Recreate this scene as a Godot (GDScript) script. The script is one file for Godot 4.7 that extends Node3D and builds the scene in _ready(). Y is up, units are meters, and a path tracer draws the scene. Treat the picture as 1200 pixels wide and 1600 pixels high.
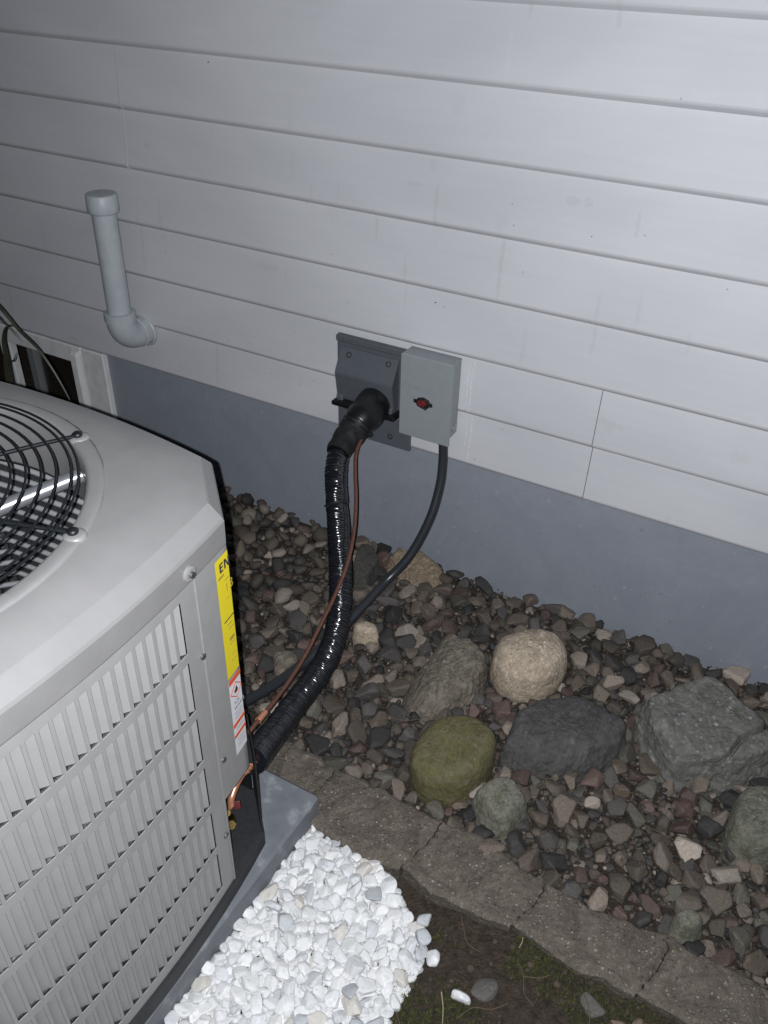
extends Node3D

# ------------------------------------------------------------------ helpers
var rng := RandomNumberGenerator.new()
var ico_cache := {}
var cam: Camera3D
var used := {}

func lin(r: float, g: float, b: float) -> Color:
	return Color(r, g, b).linear_to_srgb()

func numbered(called: String, parent: Node) -> String:
	var key := str(parent.get_instance_id()) + called
	if not used.has(key):
		used[key] = 0
		return called
	used[key] += 1
	return "%s_%03d" % [called, used[key]]

func thing(called: String, label: String, category: String, at := Vector3.ZERO, group := "") -> Node3D:
	var o := Node3D.new()
	o.name = numbered(called, self)
	add_child(o)
	o.position = at
	tag(o, label, category, group)
	return o

func tag(o: Node, label: String, category: String, group := "") -> void:
	o.set_meta("label", label)
	o.set_meta("category", category)
	if group != "":
		o.set_meta("group", group)

func put(called: String, m: Mesh, mt: Material, parent: Node = self, at := Transform3D.IDENTITY) -> MeshInstance3D:
	var o := MeshInstance3D.new()
	o.name = numbered(called, parent)
	o.mesh = m
	o.material_override = mt
	o.transform = at
	parent.add_child(o)
	return o

func kind(o: Node, k: String) -> void:
	o.set_meta("kind", k)

func st0() -> SurfaceTool:
	var s := SurfaceTool.new()
	s.begin(Mesh.PRIMITIVE_TRIANGLES)
	return s

func done(s: SurfaceTool) -> ArrayMesh:
	s.generate_normals()
	return s.commit()

const FLAT := 4294967295

func tri(s: SurfaceTool, a: Vector3, b: Vector3, c: Vector3, g := FLAT) -> void:      # counter-clockwise seen from outside
	for v in [a, c, b]:
		s.set_smooth_group(g)
		s.add_vertex(v)

func quad(s: SurfaceTool, a: Vector3, b: Vector3, c: Vector3, d: Vector3, g := FLAT) -> void:
	tri(s, a, b, c, g)
	tri(s, a, c, d, g)

func box(s: SurfaceTool, c: Vector3, size: Vector3, bev := 0.0, basis := Basis.IDENTITY) -> void:
	var h := size / 2.0
	var e := minf(bev, minf(h.x, minf(h.y, h.z)) * 0.49)
	var P := func(sx: float, sy: float, sz: float, ax: int) -> Vector3:
		var v := Vector3(sx * (h.x - (0.0 if ax == 0 else e)), sy * (h.y - (0.0 if ax == 1 else e)), sz * (h.z - (0.0 if ax == 2 else e)))
		return c + basis * v
	for sg in [-1.0, 1.0]:
		for ax in 3:
			var q := []
			for k in [[-1.0, -1.0], [1.0, -1.0], [1.0, 1.0], [-1.0, 1.0]]:
				var v := [0.0, 0.0, 0.0]
				v[ax] = sg
				v[(ax + 1) % 3] = k[0]
				v[(ax + 2) % 3] = k[1]
				q.append(P.call(v[0], v[1], v[2], ax))
			if sg > 0:
				quad(s, q[0], q[1], q[2], q[3])
			else:
				quad(s, q[3], q[2], q[1], q[0])
	if e <= 0.0:
		return
	for ax in 3:                                                   # twelve edges
		for k in [[-1.0, -1.0], [1.0, -1.0], [1.0, 1.0], [-1.0, 1.0]]:
			var b := (ax + 1) % 3
			var d := (ax + 2) % 3
			var v0 := [0.0, 0.0, 0.0]
			v0[b] = k[0]
			v0[d] = k[1]
			v0[ax] = -1.0
			var v1 := v0.duplicate()
			v1[ax] = 1.0
			var q := [P.call(v0[0], v0[1], v0[2], b), P.call(v1[0], v1[1], v1[2], b), P.call(v1[0], v1[1], v1[2], d), P.call(v0[0], v0[1], v0[2], d)]
			if k[0] * k[1] > 0:
				quad(s, q[3], q[2], q[1], q[0])
			else:
				quad(s, q[0], q[1], q[2], q[3])
	for sx in [-1.0, 1.0]:
		for sy in [-1.0, 1.0]:
			for sz in [-1.0, 1.0]:
				var a: Vector3 = P.call(sx, sy, sz, 0)
				var b: Vector3 = P.call(sx, sy, sz, 1)
				var d: Vector3 = P.call(sx, sy, sz, 2)
				if sx * sy * sz > 0:
					tri(s, a, b, d)
				else:
					tri(s, a, d, b)

func box_mesh(c: Vector3, size: Vector3, bev := 0.0, basis := Basis.IDENTITY) -> ArrayMesh:
	var s := st0()
	box(s, c, size, bev, basis)
	return done(s)

func spline(p: Array, step: float) -> PackedVector3Array:
	var cu := Curve3D.new()
	cu.bake_interval = step
	for i in p.size():
		var a: Vector3 = p[maxi(i - 1, 0)]
		var b: Vector3 = p[mini(i + 1, p.size() - 1)]
		var tg := (b - a) / 6.0
		cu.add_point(p[i], -tg, tg)
	return cu.get_baked_points()

func tube(s: SurfaceTool, p: PackedVector3Array, rad: Callable, sides: int, caps := true, g := 1) -> void:   # rad(i, angle) -> radius
	var rings := []
	var n := p.size()
	var up := Vector3.UP
	var t0 := (p[1] - p[0]).normalized()
	if absf(t0.dot(up)) > 0.9:
		up = Vector3.RIGHT
	var side := t0.cross(up).normalized()
	for i in n:
		var t := (p[mini(i + 1, n - 1)] - p[maxi(i - 1, 0)]).normalized()
		side = (side - t * side.dot(t)).normalized()
		var o := t.cross(side)
		var ring := PackedVector3Array()
		for k in sides:
			var a := TAU * k / sides
			var r: float = rad.call(i, a)
			ring.append(p[i] + (side * cos(a) + o * sin(a)) * r)
		rings.append(ring)
	for i in n - 1:
		for k in sides:
			var k2 := (k + 1) % sides
			quad(s, rings[i][k], rings[i][k2], rings[i + 1][k2], rings[i + 1][k], g)
	if caps:
		for k in sides:
			var k2 := (k + 1) % sides
			tri(s, p[0], rings[0][k2], rings[0][k])
			tri(s, p[n - 1], rings[n - 1][k], rings[n - 1][k2])

func tube_mesh(p: PackedVector3Array, r: float, sides: int) -> ArrayMesh:
	var s := st0()
	tube(s, p, func(_i: int, _a: float) -> float: return r, sides)
	return done(s)

func lathe(s: SurfaceTool, prof: Array, segs: int, xf := Transform3D.IDENTITY, flat_bands := false) -> void:    # prof: Vector2(r, y) bottom to top outside
	for i in prof.size() - 1:
		for k in segs:
			var a0 := TAU * k / segs
			var a1 := TAU * (k + 1) / segs
			var P := func(v: Vector2, a: float) -> Vector3: return xf * Vector3(v.x * cos(a), v.y, -v.x * sin(a))
			var g := i + 1 if flat_bands else 1
			var a: Vector3 = P.call(prof[i], a0)
			var b: Vector3 = P.call(prof[i], a1)
			var c: Vector3 = P.call(prof[i + 1], a1)
			var d: Vector3 = P.call(prof[i + 1], a0)
			if prof[i].x < 1e-6:
				tri(s, a, c, d, g)
			elif prof[i + 1].x < 1e-6:
				tri(s, a, b, d, g)
			else:
				quad(s, a, b, c, d, g)

func text(called: String, words: String, cap: float, mt: Material, parent: Node, at: Transform3D, font_name := "Droid Sans", bold := false, italic := false, depth := 0.0004) -> void:
	var t := TextMesh.new()
	var f := SystemFont.new()
	f.font_names = PackedStringArray([font_name])
	if bold:
		f.font_weight = 700
	f.font_italic = italic
	t.font = f
	t.text = words
	t.font_size = 32
	t.pixel_size = cap / 23.0
	t.depth = depth
	t.horizontal_alignment = HORIZONTAL_ALIGNMENT_LEFT
	t.vertical_alignment = VERTICAL_ALIGNMENT_CENTER
	put(called, t, mt, parent, at)

# ------------------------------------------------------------------ materials
func plain(c: Color, rough: float, metal := 0.0) -> StandardMaterial3D:
	var m := StandardMaterial3D.new()
	m.albedo_color = c
	m.roughness = rough
	m.metallic = metal
	return m

func noise_tex(freq: float, sd: int, cols: Array, oct := 4, type := FastNoiseLite.TYPE_SIMPLEX_SMOOTH, size := 512) -> NoiseTexture2D:
	var n := FastNoiseLite.new()
	n.noise_type = type
	n.seed = sd
	n.frequency = freq
	n.fractal_octaves = oct
	if type == FastNoiseLite.TYPE_CELLULAR:
		n.fractal_type = FastNoiseLite.FRACTAL_NONE
	var t := NoiseTexture2D.new()
	t.noise = n
	t.width = size
	t.height = size
	t.seamless = true
	t.generate_mipmaps = false
	if cols.size():
		var g := Gradient.new()
		var off := PackedFloat32Array()
		var cc := PackedColorArray()
		for i in cols.size():
			off.append(float(i) / (cols.size() - 1))
			cc.append(cols[i])
		g.offsets = off
		g.colors = cc
		t.color_ramp = g
	return t

func tri_mat(m: StandardMaterial3D, size: Vector3) -> StandardMaterial3D:
	m.uv1_triplanar = true
	m.uv1_world_triplanar = true
	m.uv1_scale = Vector3(1.0 / size.x, 1.0 / size.y, 1.0 / size.z)
	return m

func mottled(cols: Array, size: Vector3, rough: float, freq := 0.02, sd := 1, bump := 0.0, bfreq := 0.06, oct := 4) -> StandardMaterial3D:
	var m := plain(Color.WHITE, rough)
	m.albedo_texture = noise_tex(freq, sd, cols, oct)
	if bump > 0.0:
		m.heightmap_enabled = true
		m.heightmap_texture = noise_tex(bfreq, sd + 7, [], 4)
		m.heightmap_scale = bump
	return tri_mat(m, size)

func siding_paint() -> StandardMaterial3D:
	# matt house paint: faint board grain, blotches where it has weathered, smudges and run-marks
	var w := 1024
	var h := 512
	var n := FastNoiseLite.new()
	n.seed = 3
	n.frequency = 0.01
	n.fractal_octaves = 4
	var r := RandomNumberGenerator.new()
	r.seed = 8
	var im := Image.create(w, h, false, Image.FORMAT_RGB8)
	var hm := Image.create(w, h, false, Image.FORMAT_RGB8)
	var a := Color(0.505, 0.508, 0.532)
	var b := Color(0.582, 0.583, 0.603)
	for y in h:
		for x in w:
			var u := TAU * x / w
			var v := TAU * y / h
			var k := n.get_noise_3d(cos(u) * 60 + cos(v) * 40, sin(u) * 60 + sin(v) * 40, cos(v) * 50 - sin(v) * 40) * 0.9 + 0.5
			var g := n.get_noise_3d(cos(u) * 130 + 500, sin(u) * 130, y * 14.0)
			var fine := r.randf() - 0.5
			var c := a.lerp(b, clampf(k + g * 0.22 + fine * 0.14, 0.0, 1.0))
			im.set_pixel(x, y, c.linear_to_srgb())
			var q := clampf(0.5 + g * 0.5 + fine * 0.25, 0, 1)
			hm.set_pixel(x, y, Color(q, q, q))
	for i in 90:                                                     # run-marks and rubbed smudges
		var cx := r.randi() % w
		var cy := r.randi() % h
		var run := i % 3 > 0
		var hw := r.randf_range(0.6, 2.2) if run else r.randf_range(4, 16)
		var hh := r.randf_range(8, 50) if run else r.randf_range(3, 9)
		var dark := lin(0.30, 0.295, 0.28) if r.randf() < 0.7 else lin(0.66, 0.66, 0.67)
		var st := r.randf_range(0.06, 0.22)
		for dy in range(-int(hh), int(hh) + 1):
			for dx in range(-int(hw) - 1, int(hw) + 2):
				var e := 1.0 - sqrt(pow(dx / (hw + 0.5), 2.0) + pow(dy / hh, 2.0))
				var f := e + n.get_noise_2d((cx + dx) * 9.0, (cy + dy) * 5.0) * 0.9
				if e > 0.0 and f > 0.25:
					var px := posmod(cx + dx, w)
					var py := posmod(cy + dy, h)
					im.set_pixel(px, py, im.get_pixel(px, py).lerp(dark, st * r.randf_range(0.6, 1.0)))
	for i in 50:
		im.set_pixel(r.randi() % w, r.randi() % h, lin(0.2, 0.19, 0.17))
	var m := plain(Color.WHITE, 0.55)
	m.albedo_texture = ImageTexture.create_from_image(im)
	m.heightmap_enabled = true
	m.heightmap_texture = ImageTexture.create_from_image(hm)
	m.heightmap_scale = 0.03
	return tri_mat(m, Vector3(2.6, 1.3, 2.6))

func speckled(base: Color, base2: Color, specks: Array, count: int, size: float, rough: float, sd: int, bump: float, rmax := 4, patch := Color.TRANSPARENT, grain := 0.45) -> StandardMaterial3D:
	# mineral grains on a mottled ground, computed pixel by pixel; size in metres of one repeat
	var n := FastNoiseLite.new()
	n.seed = sd
	n.frequency = 0.012
	n.fractal_octaves = 5
	var w := 512
	var im := Image.create(w, w, false, Image.FORMAT_RGB8)
	var hm := Image.create(w, w, false, Image.FORMAT_RGB8)
	var r := RandomNumberGenerator.new()
	r.seed = sd
	for y in w:
		for x in w:
			var u := TAU * x / w
			var v := TAU * y / w
			var k := n.get_noise_3d(cos(u) * 80 + cos(v) * 33, sin(u) * 80 + sin(v) * 33, cos(v) * 80 - sin(v) * 60) * 0.8 + 0.5
			var k2 := n.get_noise_3d(cos(u) * 410 + cos(v) * 170, sin(u) * 410 + sin(v) * 170, cos(v) * 410 - sin(v) * 300)
			var gr := r.randf() * 0.2 - 0.1 + k2 * grain
			var c := base.lerp(base2, clampf(k + gr, 0, 1))
			if patch.a > 0.0:
				var pk := n.get_noise_3d(cos(u) * 130 + cos(v) * 60 + 300, sin(u) * 130 + sin(v) * 60, cos(v) * 130 - sin(v) * 100) + k2 * 0.5
				c = c.lerp(patch, smoothstep(0.06, 0.22, pk) * 0.75)
			im.set_pixel(x, y, c)
			var hh := clampf(0.45 + (k - 0.5) * 0.5 + gr * 0.8, 0, 1)
			hm.set_pixel(x, y, Color(hh, hh, hh))
	for i in count:
		var c: Color = specks[r.randi() % specks.size()]
		var cx := r.randi() % w
		var cy := r.randi() % w
		var rad := 1 + int(pow(r.randf(), 3.0) * rmax)
		var ex := r.randf_range(0.6, 1.4)
		var mixk := r.randf_range(0.35, 1.0)
		for dy in range(-rad - 1, rad + 2):
			for dx in range(-rad - 1, rad + 2):
				if dx * dx * ex + dy * dy / ex <= rad * rad + r.randf() * rad:
					var px := posmod(cx + dx, w)
					var py := posmod(cy + dy, w)
					im.set_pixel(px, py, im.get_pixel(px, py).lerp(c, mixk))
					hm.set_pixel(px, py, Color(0.7, 0.7, 0.7))
	var m := plain(Color.WHITE, rough)
	m.albedo_texture = ImageTexture.create_from_image(im)
	if bump > 0.0:
		m.heightmap_enabled = true
		m.heightmap_texture = ImageTexture.create_from_image(hm)
		m.heightmap_scale = bump
	return tri_mat(m, Vector3(size, size, size))

# ------------------------------------------------------------------ stones
func ico(level: int) -> Array:
	if ico_cache.has(level):
		return ico_cache[level]
	var v: Array = []
	var f: Array = []
	var t := (1.0 + sqrt(5.0)) / 2.0
	for p in [[-1, t, 0], [1, t, 0], [-1, -t, 0], [1, -t, 0], [0, -1, t], [0, 1, t], [0, -1, -t], [0, 1, -t], [t, 0, -1], [t, 0, 1], [-t, 0, -1], [-t, 0, 1]]:
		v.append(Vector3(p[0], p[1], p[2]).normalized())
	f = [[0, 11, 5], [0, 5, 1], [0, 1, 7], [0, 7, 10], [0, 10, 11], [1, 5, 9], [5, 11, 4], [11, 10, 2], [10, 7, 6], [7, 1, 8], [3, 9, 4], [3, 4, 2], [3, 2, 6], [3, 6, 8], [3, 8, 9], [4, 9, 5], [2, 4, 11], [6, 2, 10], [8, 6, 7], [9, 8, 1]]
	for l in level:
		var mid := {}
		var nf: Array = []
		for q in f:
			var m := []
			for e in 3:
				var a: int = q[e]
				var b: int = q[(e + 1) % 3]
				var key := Vector2i(mini(a, b), maxi(a, b))
				if not mid.has(key):
					mid[key] = v.size()
					v.append((v[a] + v[b]).normalized())
				m.append(mid[key])
			nf.append([q[0], m[0], m[2]])
			nf.append([q[1], m[1], m[0]])
			nf.append([q[2], m[2], m[1]])
			nf.append([m[0], m[1], m[2]])
		f = nf
	ico_cache[level] = [v, f]
	return ico_cache[level]

func blob(planes: Array, p: float, level: int, amp: float, freq: float, sd: int, amp2 := 0.0) -> Array:    # planes: [normal, distance]; returns [verts, normals, indices]
	var base := ico(level)
	var n := FastNoiseLite.new()
	n.seed = sd
	n.frequency = freq
	n.fractal_octaves = 4
	var verts := PackedVector3Array()
	var norms := PackedVector3Array()
	var idx := PackedInt32Array()
	for d in base[0]:
		var sum := 0.0
		for q in planes:
			var k: float = q[0].dot(d) / q[1]
			if k > 0.0:
				sum += pow(k, p)
		var r := pow(maxf(sum, 1e-9), -1.0 / p)
		r *= 1.0 + amp * n.get_noise_3dv(d * 10.0) + amp2 * n.get_noise_3dv(d * 47.0 + Vector3(9, 2, 5))
		verts.append(d * r)
	norms.resize(verts.size())
	for q in base[1]:
		var a: Vector3 = verts[q[0]]
		var b: Vector3 = verts[q[1]]
		var c: Vector3 = verts[q[2]]
		var fn := (b - a).cross(c - a)
		if fn.dot(a + b + c) < 0:
			fn = -fn
			idx.append_array(PackedInt32Array([q[0], q[1], q[2]]))
		else:
			idx.append_array(PackedInt32Array([q[0], q[2], q[1]]))
		for e in 3:
			norms[q[e]] += fn
	for i in norms.size():
		norms[i] = norms[i].normalized()
	return [verts, norms, idx]

func mesh_of(b: Array) -> ArrayMesh:
	var a := []
	a.resize(Mesh.ARRAY_MAX)
	a[Mesh.ARRAY_VERTEX] = b[0]
	a[Mesh.ARRAY_NORMAL] = b[1]
	a[Mesh.ARRAY_INDEX] = b[2]
	if b.size() > 3:
		a[Mesh.ARRAY_COLOR] = b[3]
	var m := ArrayMesh.new()
	m.add_surface_from_arrays(Mesh.PRIMITIVE_TRIANGLES, a)
	return m

func renormal(b: Array) -> Array:
	var V: PackedVector3Array = b[0]
	var N := PackedVector3Array()
	N.resize(V.size())
	var I: PackedInt32Array = b[2]
	for i in range(0, I.size(), 3):
		var fn := (V[I[i + 2]] - V[I[i]]).cross(V[I[i + 1]] - V[I[i]])
		for e in 3:
			N[I[i + e]] += fn
	for i in N.size():
		N[i] = N[i].normalized()
	b[1] = N
	return b

func stone_blob(sd: int, level: int, p: float, cut: float) -> Array:
	var r := RandomNumberGenerator.new()
	r.seed = sd
	var planes := []
	for i in 15:
		var d := Vector3(r.randfn(), r.randfn(), r.randfn()).normalized()
		planes.append([d, r.randf_range(cut, 1.0)])
	for d in [Vector3.UP, Vector3.DOWN, Vector3.LEFT, Vector3.RIGHT, Vector3.FORWARD, Vector3.BACK]:
		planes.append([d, r.randf_range(0.85, 1.0)])
	return blob(planes, p, level, 0.06, 0.12, sd)

func boulder(called: String, label: String, poly: Array, top: float, bottom: float, p: float, tilt: float, amp: float, sd: int, mt: Material, extra := [], lean := Vector2.ZERO, crack := []) -> MeshInstance3D:
	var c := Vector2.ZERO
	var n := poly.size() / 2
	var pts := []
	for i in n:
		pts.append(Vector2(poly[i * 2], poly[i * 2 + 1]))
		c += pts[i] / n
	var planes := []
	for i in n:
		var a: Vector2 = pts[i] - c
		var b: Vector2 = pts[(i + 1) % n] - c
		var nn := Vector2(b.y - a.y, a.x - b.x).normalized()
		var d := nn.dot(a)
		if d < 0:
			nn = -nn
			d = -d
		var n3 := Vector3(nn.x, tilt, nn.y).normalized()
		planes.append([n3, d * Vector3(nn.x, 0, nn.y).dot(n3)])
	var mid := (top + bottom) / 2.0
	planes.append([Vector3(lean.x, 1, lean.y).normalized(), top - mid])
	planes.append([Vector3.DOWN, mid - bottom])
	for e in extra:
		planes.append([e[0].normalized(), e[1]])
	var shape := blob(planes, p, 5 if crack.is_empty() else 6, amp, 0.11, sd, amp * 0.4)
	if crack.size():                                                  # a split: one side stands lower, with an open seam between
		var q0: Vector2 = crack[0] - c
		var dl: Vector2 = (crack[1] - crack[0]).normalized()
		var nl := Vector2(-dl.y, dl.x)
		var V: PackedVector3Array = shape[0]
		for i in V.size():
			var f := Vector2(V[i].x, V[i].z) - q0
			var e := f.dot(nl) + 0.004 * sin(f.dot(dl) * 60.0)
			if V[i].y > -0.02:
				V[i].y -= 0.020 * exp(-pow(e / 0.0035, 2.0)) + (0.007 if e > 0.0 else 0.0)
		shape[0] = V
		shape = renormal(shape)
	var o := put(called, mesh_of(shape), mt, self, Transform3D(Basis.IDENTITY, Vector3(c.x, mid, c.y)))
	tag(o, label, "rock")
	return o

func inside(p: Vector2, poly: PackedVector2Array) -> bool:
	return Geometry2D.is_point_in_polygon(p, poly)

func scatter(poly: PackedVector2Array, holes: Array, count: int, rmin: float, rmax: float, spacing: float, sd: int) -> Array:
	var r := RandomNumberGenerator.new()
	r.seed = sd
	var lo := poly[0]
	var hi := poly[0]
	for q in poly:
		lo = lo.min(q)
		hi = hi.max(q)
	var grid := {}
	var cell := rmax * 2.0
	var out := []
	for i in count:
		var rad := lerpf(rmax, rmin, pow(float(i) / count, 0.6))
		for attempt in 6:
			var p := Vector2(r.randf_range(lo.x, hi.x), r.randf_range(lo.y, hi.y))
			if not inside(p, poly):
				continue
			var ok := true
			for h in holes:
				if inside(p, h):
					ok = false
					break
			if not ok:
				continue
			var k := Vector2i((p / cell).floor())
			for dx in range(-1, 2):
				for dy in range(-1, 2):
					for q in grid.get(k + Vector2i(dx, dy), []):
						if p.distance_to(q[0]) < spacing * (rad + q[1]):
							ok = false
			if ok:
				if not grid.has(k):
					grid[k] = []
				grid[k].append([p, rad])
				out.append([p, rad])
				break
	return out

func in_view(p: Vector3) -> float:                                   # 0 outside the frame, else 1 / depth
	var q := cam.transform.affine_inverse() * p
	if q.z > -0.2:
		return 0.0
	var h := tan(deg_to_rad(cam.fov) / 2.0)
	if absf(q.y / q.z) > h * 1.01 or absf(q.x / q.z) > h * 0.7575:
		return 0.0
	return -1.0 / q.z

# ------------------------------------------------------------------ the scene
var M := {}

func make_materials() -> void:
	M.siding = siding_paint()
	M.foundation = speckled(lin(0.238, 0.256, 0.294), lin(0.268, 0.286, 0.324), [lin(0.36, 0.37, 0.40), lin(0.21, 0.22, 0.25), lin(0.30, 0.31, 0.33)], 420, 0.9, 0.62, 6, 0.06, 2)
	M.sheathing = plain(lin(0.36, 0.33, 0.28), 0.9)
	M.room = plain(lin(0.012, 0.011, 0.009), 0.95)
	M.trim = mottled([lin(0.55, 0.55, 0.54), lin(0.66, 0.66, 0.65), lin(0.72, 0.72, 0.72)], Vector3(0.3, 0.5, 0.3), 0.55, 0.012, 11)
	M.glass = plain(Color(0.1, 0.11, 0.11, 0.03), 0.03)
	M.glass.transparency = BaseMaterial3D.TRANSPARENCY_ALPHA
	M.sash = plain(lin(0.16, 0.17, 0.17), 0.5)
	M.cabinet = mottled([lin(0.27, 0.265, 0.26), lin(0.287, 0.282, 0.277), lin(0.302, 0.297, 0.292)], Vector3(0.5, 0.5, 0.5), 0.42, 0.02, 21, 0.008, 0.16)
	M.lid = mottled([lin(0.215, 0.21, 0.208), lin(0.23, 0.225, 0.222), lin(0.242, 0.237, 0.234)], Vector3(0.6, 0.6, 0.6), 0.42, 0.02, 22, 0.008, 0.16)
	M.wire = plain(lin(0.006, 0.008, 0.010), 0.45)
	M.black = plain(lin(0.008, 0.008, 0.009), 0.6)
	M.base_pan = mottled([lin(0.018, 0.019, 0.021), lin(0.03, 0.031, 0.034)], Vector3(0.2, 0.2, 0.2), 0.6, 0.03, 31)
	M.fin = plain(lin(0.07, 0.072, 0.075), 0.5, 0.6)
	M.alu = plain(lin(0.55, 0.56, 0.57), 0.3, 0.45)
	M.dull_alu = mottled([lin(0.03, 0.03, 0.03), lin(0.10, 0.10, 0.10), lin(0.16, 0.16, 0.165), lin(0.55, 0.56, 0.57)], Vector3(0.11, 0.11, 0.11), 0.35, 0.05, 35)
	M.dull_alu.metallic = 0.5
	M.steel = plain(lin(0.38, 0.39, 0.41), 0.3, 0.7)
	M.screw = plain(lin(0.25, 0.25, 0.26), 0.4, 0.9)
	M.blade = plain(lin(0.02, 0.024, 0.028), 0.5)
	M.pad = mottled([lin(0.135, 0.143, 0.162), lin(0.158, 0.167, 0.187), lin(0.17, 0.18, 0.198), lin(0.31, 0.32, 0.335)], Vector3(0.33, 0.33, 0.33), 0.62, 0.011, 41, 0.03, 0.12, 6)
	M.tape = plain(lin(0.008, 0.009, 0.012), 0.2)
	M.tape.metallic_specular = 1.0
	M.rubber = plain(lin(0.009, 0.009, 0.010), 0.33)
	M.matt_tape = plain(lin(0.006, 0.006, 0.0065), 0.75)
	M.conduit = plain(lin(0.028, 0.031, 0.036), 0.3)
	M.copper = mottled([lin(0.13, 0.06, 0.043), lin(0.20, 0.09, 0.064), lin(0.27, 0.13, 0.095)], Vector3(0.08, 0.08, 0.08), 0.38, 0.02, 51)
	M.copper.metallic = 0.55
	M.bright_copper = plain(lin(0.72, 0.33, 0.2), 0.32, 0.6)
	M.brass = plain(lin(0.65, 0.45, 0.16), 0.3, 1.0)
	M.plate = mottled([lin(0.085, 0.094, 0.106), lin(0.10, 0.11, 0.124)], Vector3(0.2, 0.2, 0.2), 0.45, 0.02, 61, 0.01, 0.2)
	M.enclosure = mottled([lin(0.25, 0.275, 0.285), lin(0.275, 0.30, 0.312)], Vector3(0.25, 0.25, 0.25), 0.42, 0.02, 62, 0.008, 0.2)
	M.red = plain(lin(0.14, 0.018, 0.02), 0.25)
	M.pvc = mottled([lin(0.36, 0.39, 0.41), lin(0.42, 0.45, 0.47), lin(0.45, 0.48, 0.50)], Vector3(0.22, 0.4, 0.22), 0.45, 0.015, 63, 0.015, 0.1)
	M.caulk = plain(lin(0.66, 0.66, 0.65), 0.5)
	M.yellow = mottled([lin(0.68, 0.55, 0.02), lin(0.74, 0.60, 0.02)], Vector3(0.08, 0.08, 0.08), 0.5, 0.03, 33)
	M.ink = plain(lin(0.03, 0.03, 0.03), 0.6)
	M.faint_ink = plain(lin(0.36, 0.29, 0.03), 0.6)
	M.paper = plain(lin(0.68, 0.68, 0.70), 0.45)
	M.orange = plain(lin(0.65, 0.10, 0.035), 0.5)
	M.grey_ink = plain(lin(0.25, 0.26, 0.28), 0.6)
	M.edging = speckled(lin(0.082, 0.067, 0.053), lin(0.165, 0.140, 0.112), [lin(0.27, 0.24, 0.20), lin(0.22, 0.19, 0.15), lin(0.05, 0.042, 0.036), lin(0.36, 0.33, 0.29), lin(0.13, 0.09, 0.07)], 3800, 0.34, 0.92, 71, 0.45, 3, lin(0.095, 0.077, 0.06))
	M.soil = mottled([lin(0.012, 0.009, 0.007), lin(0.035, 0.025, 0.017), lin(0.05, 0.035, 0.024), lin(0.07, 0.05, 0.036)], Vector3(0.23, 0.23, 0.23), 0.95, 0.02, 81, 0.5, 0.05, 6)
	M.moss = plain(lin(0.04, 0.045, 0.008), 0.95)

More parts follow.
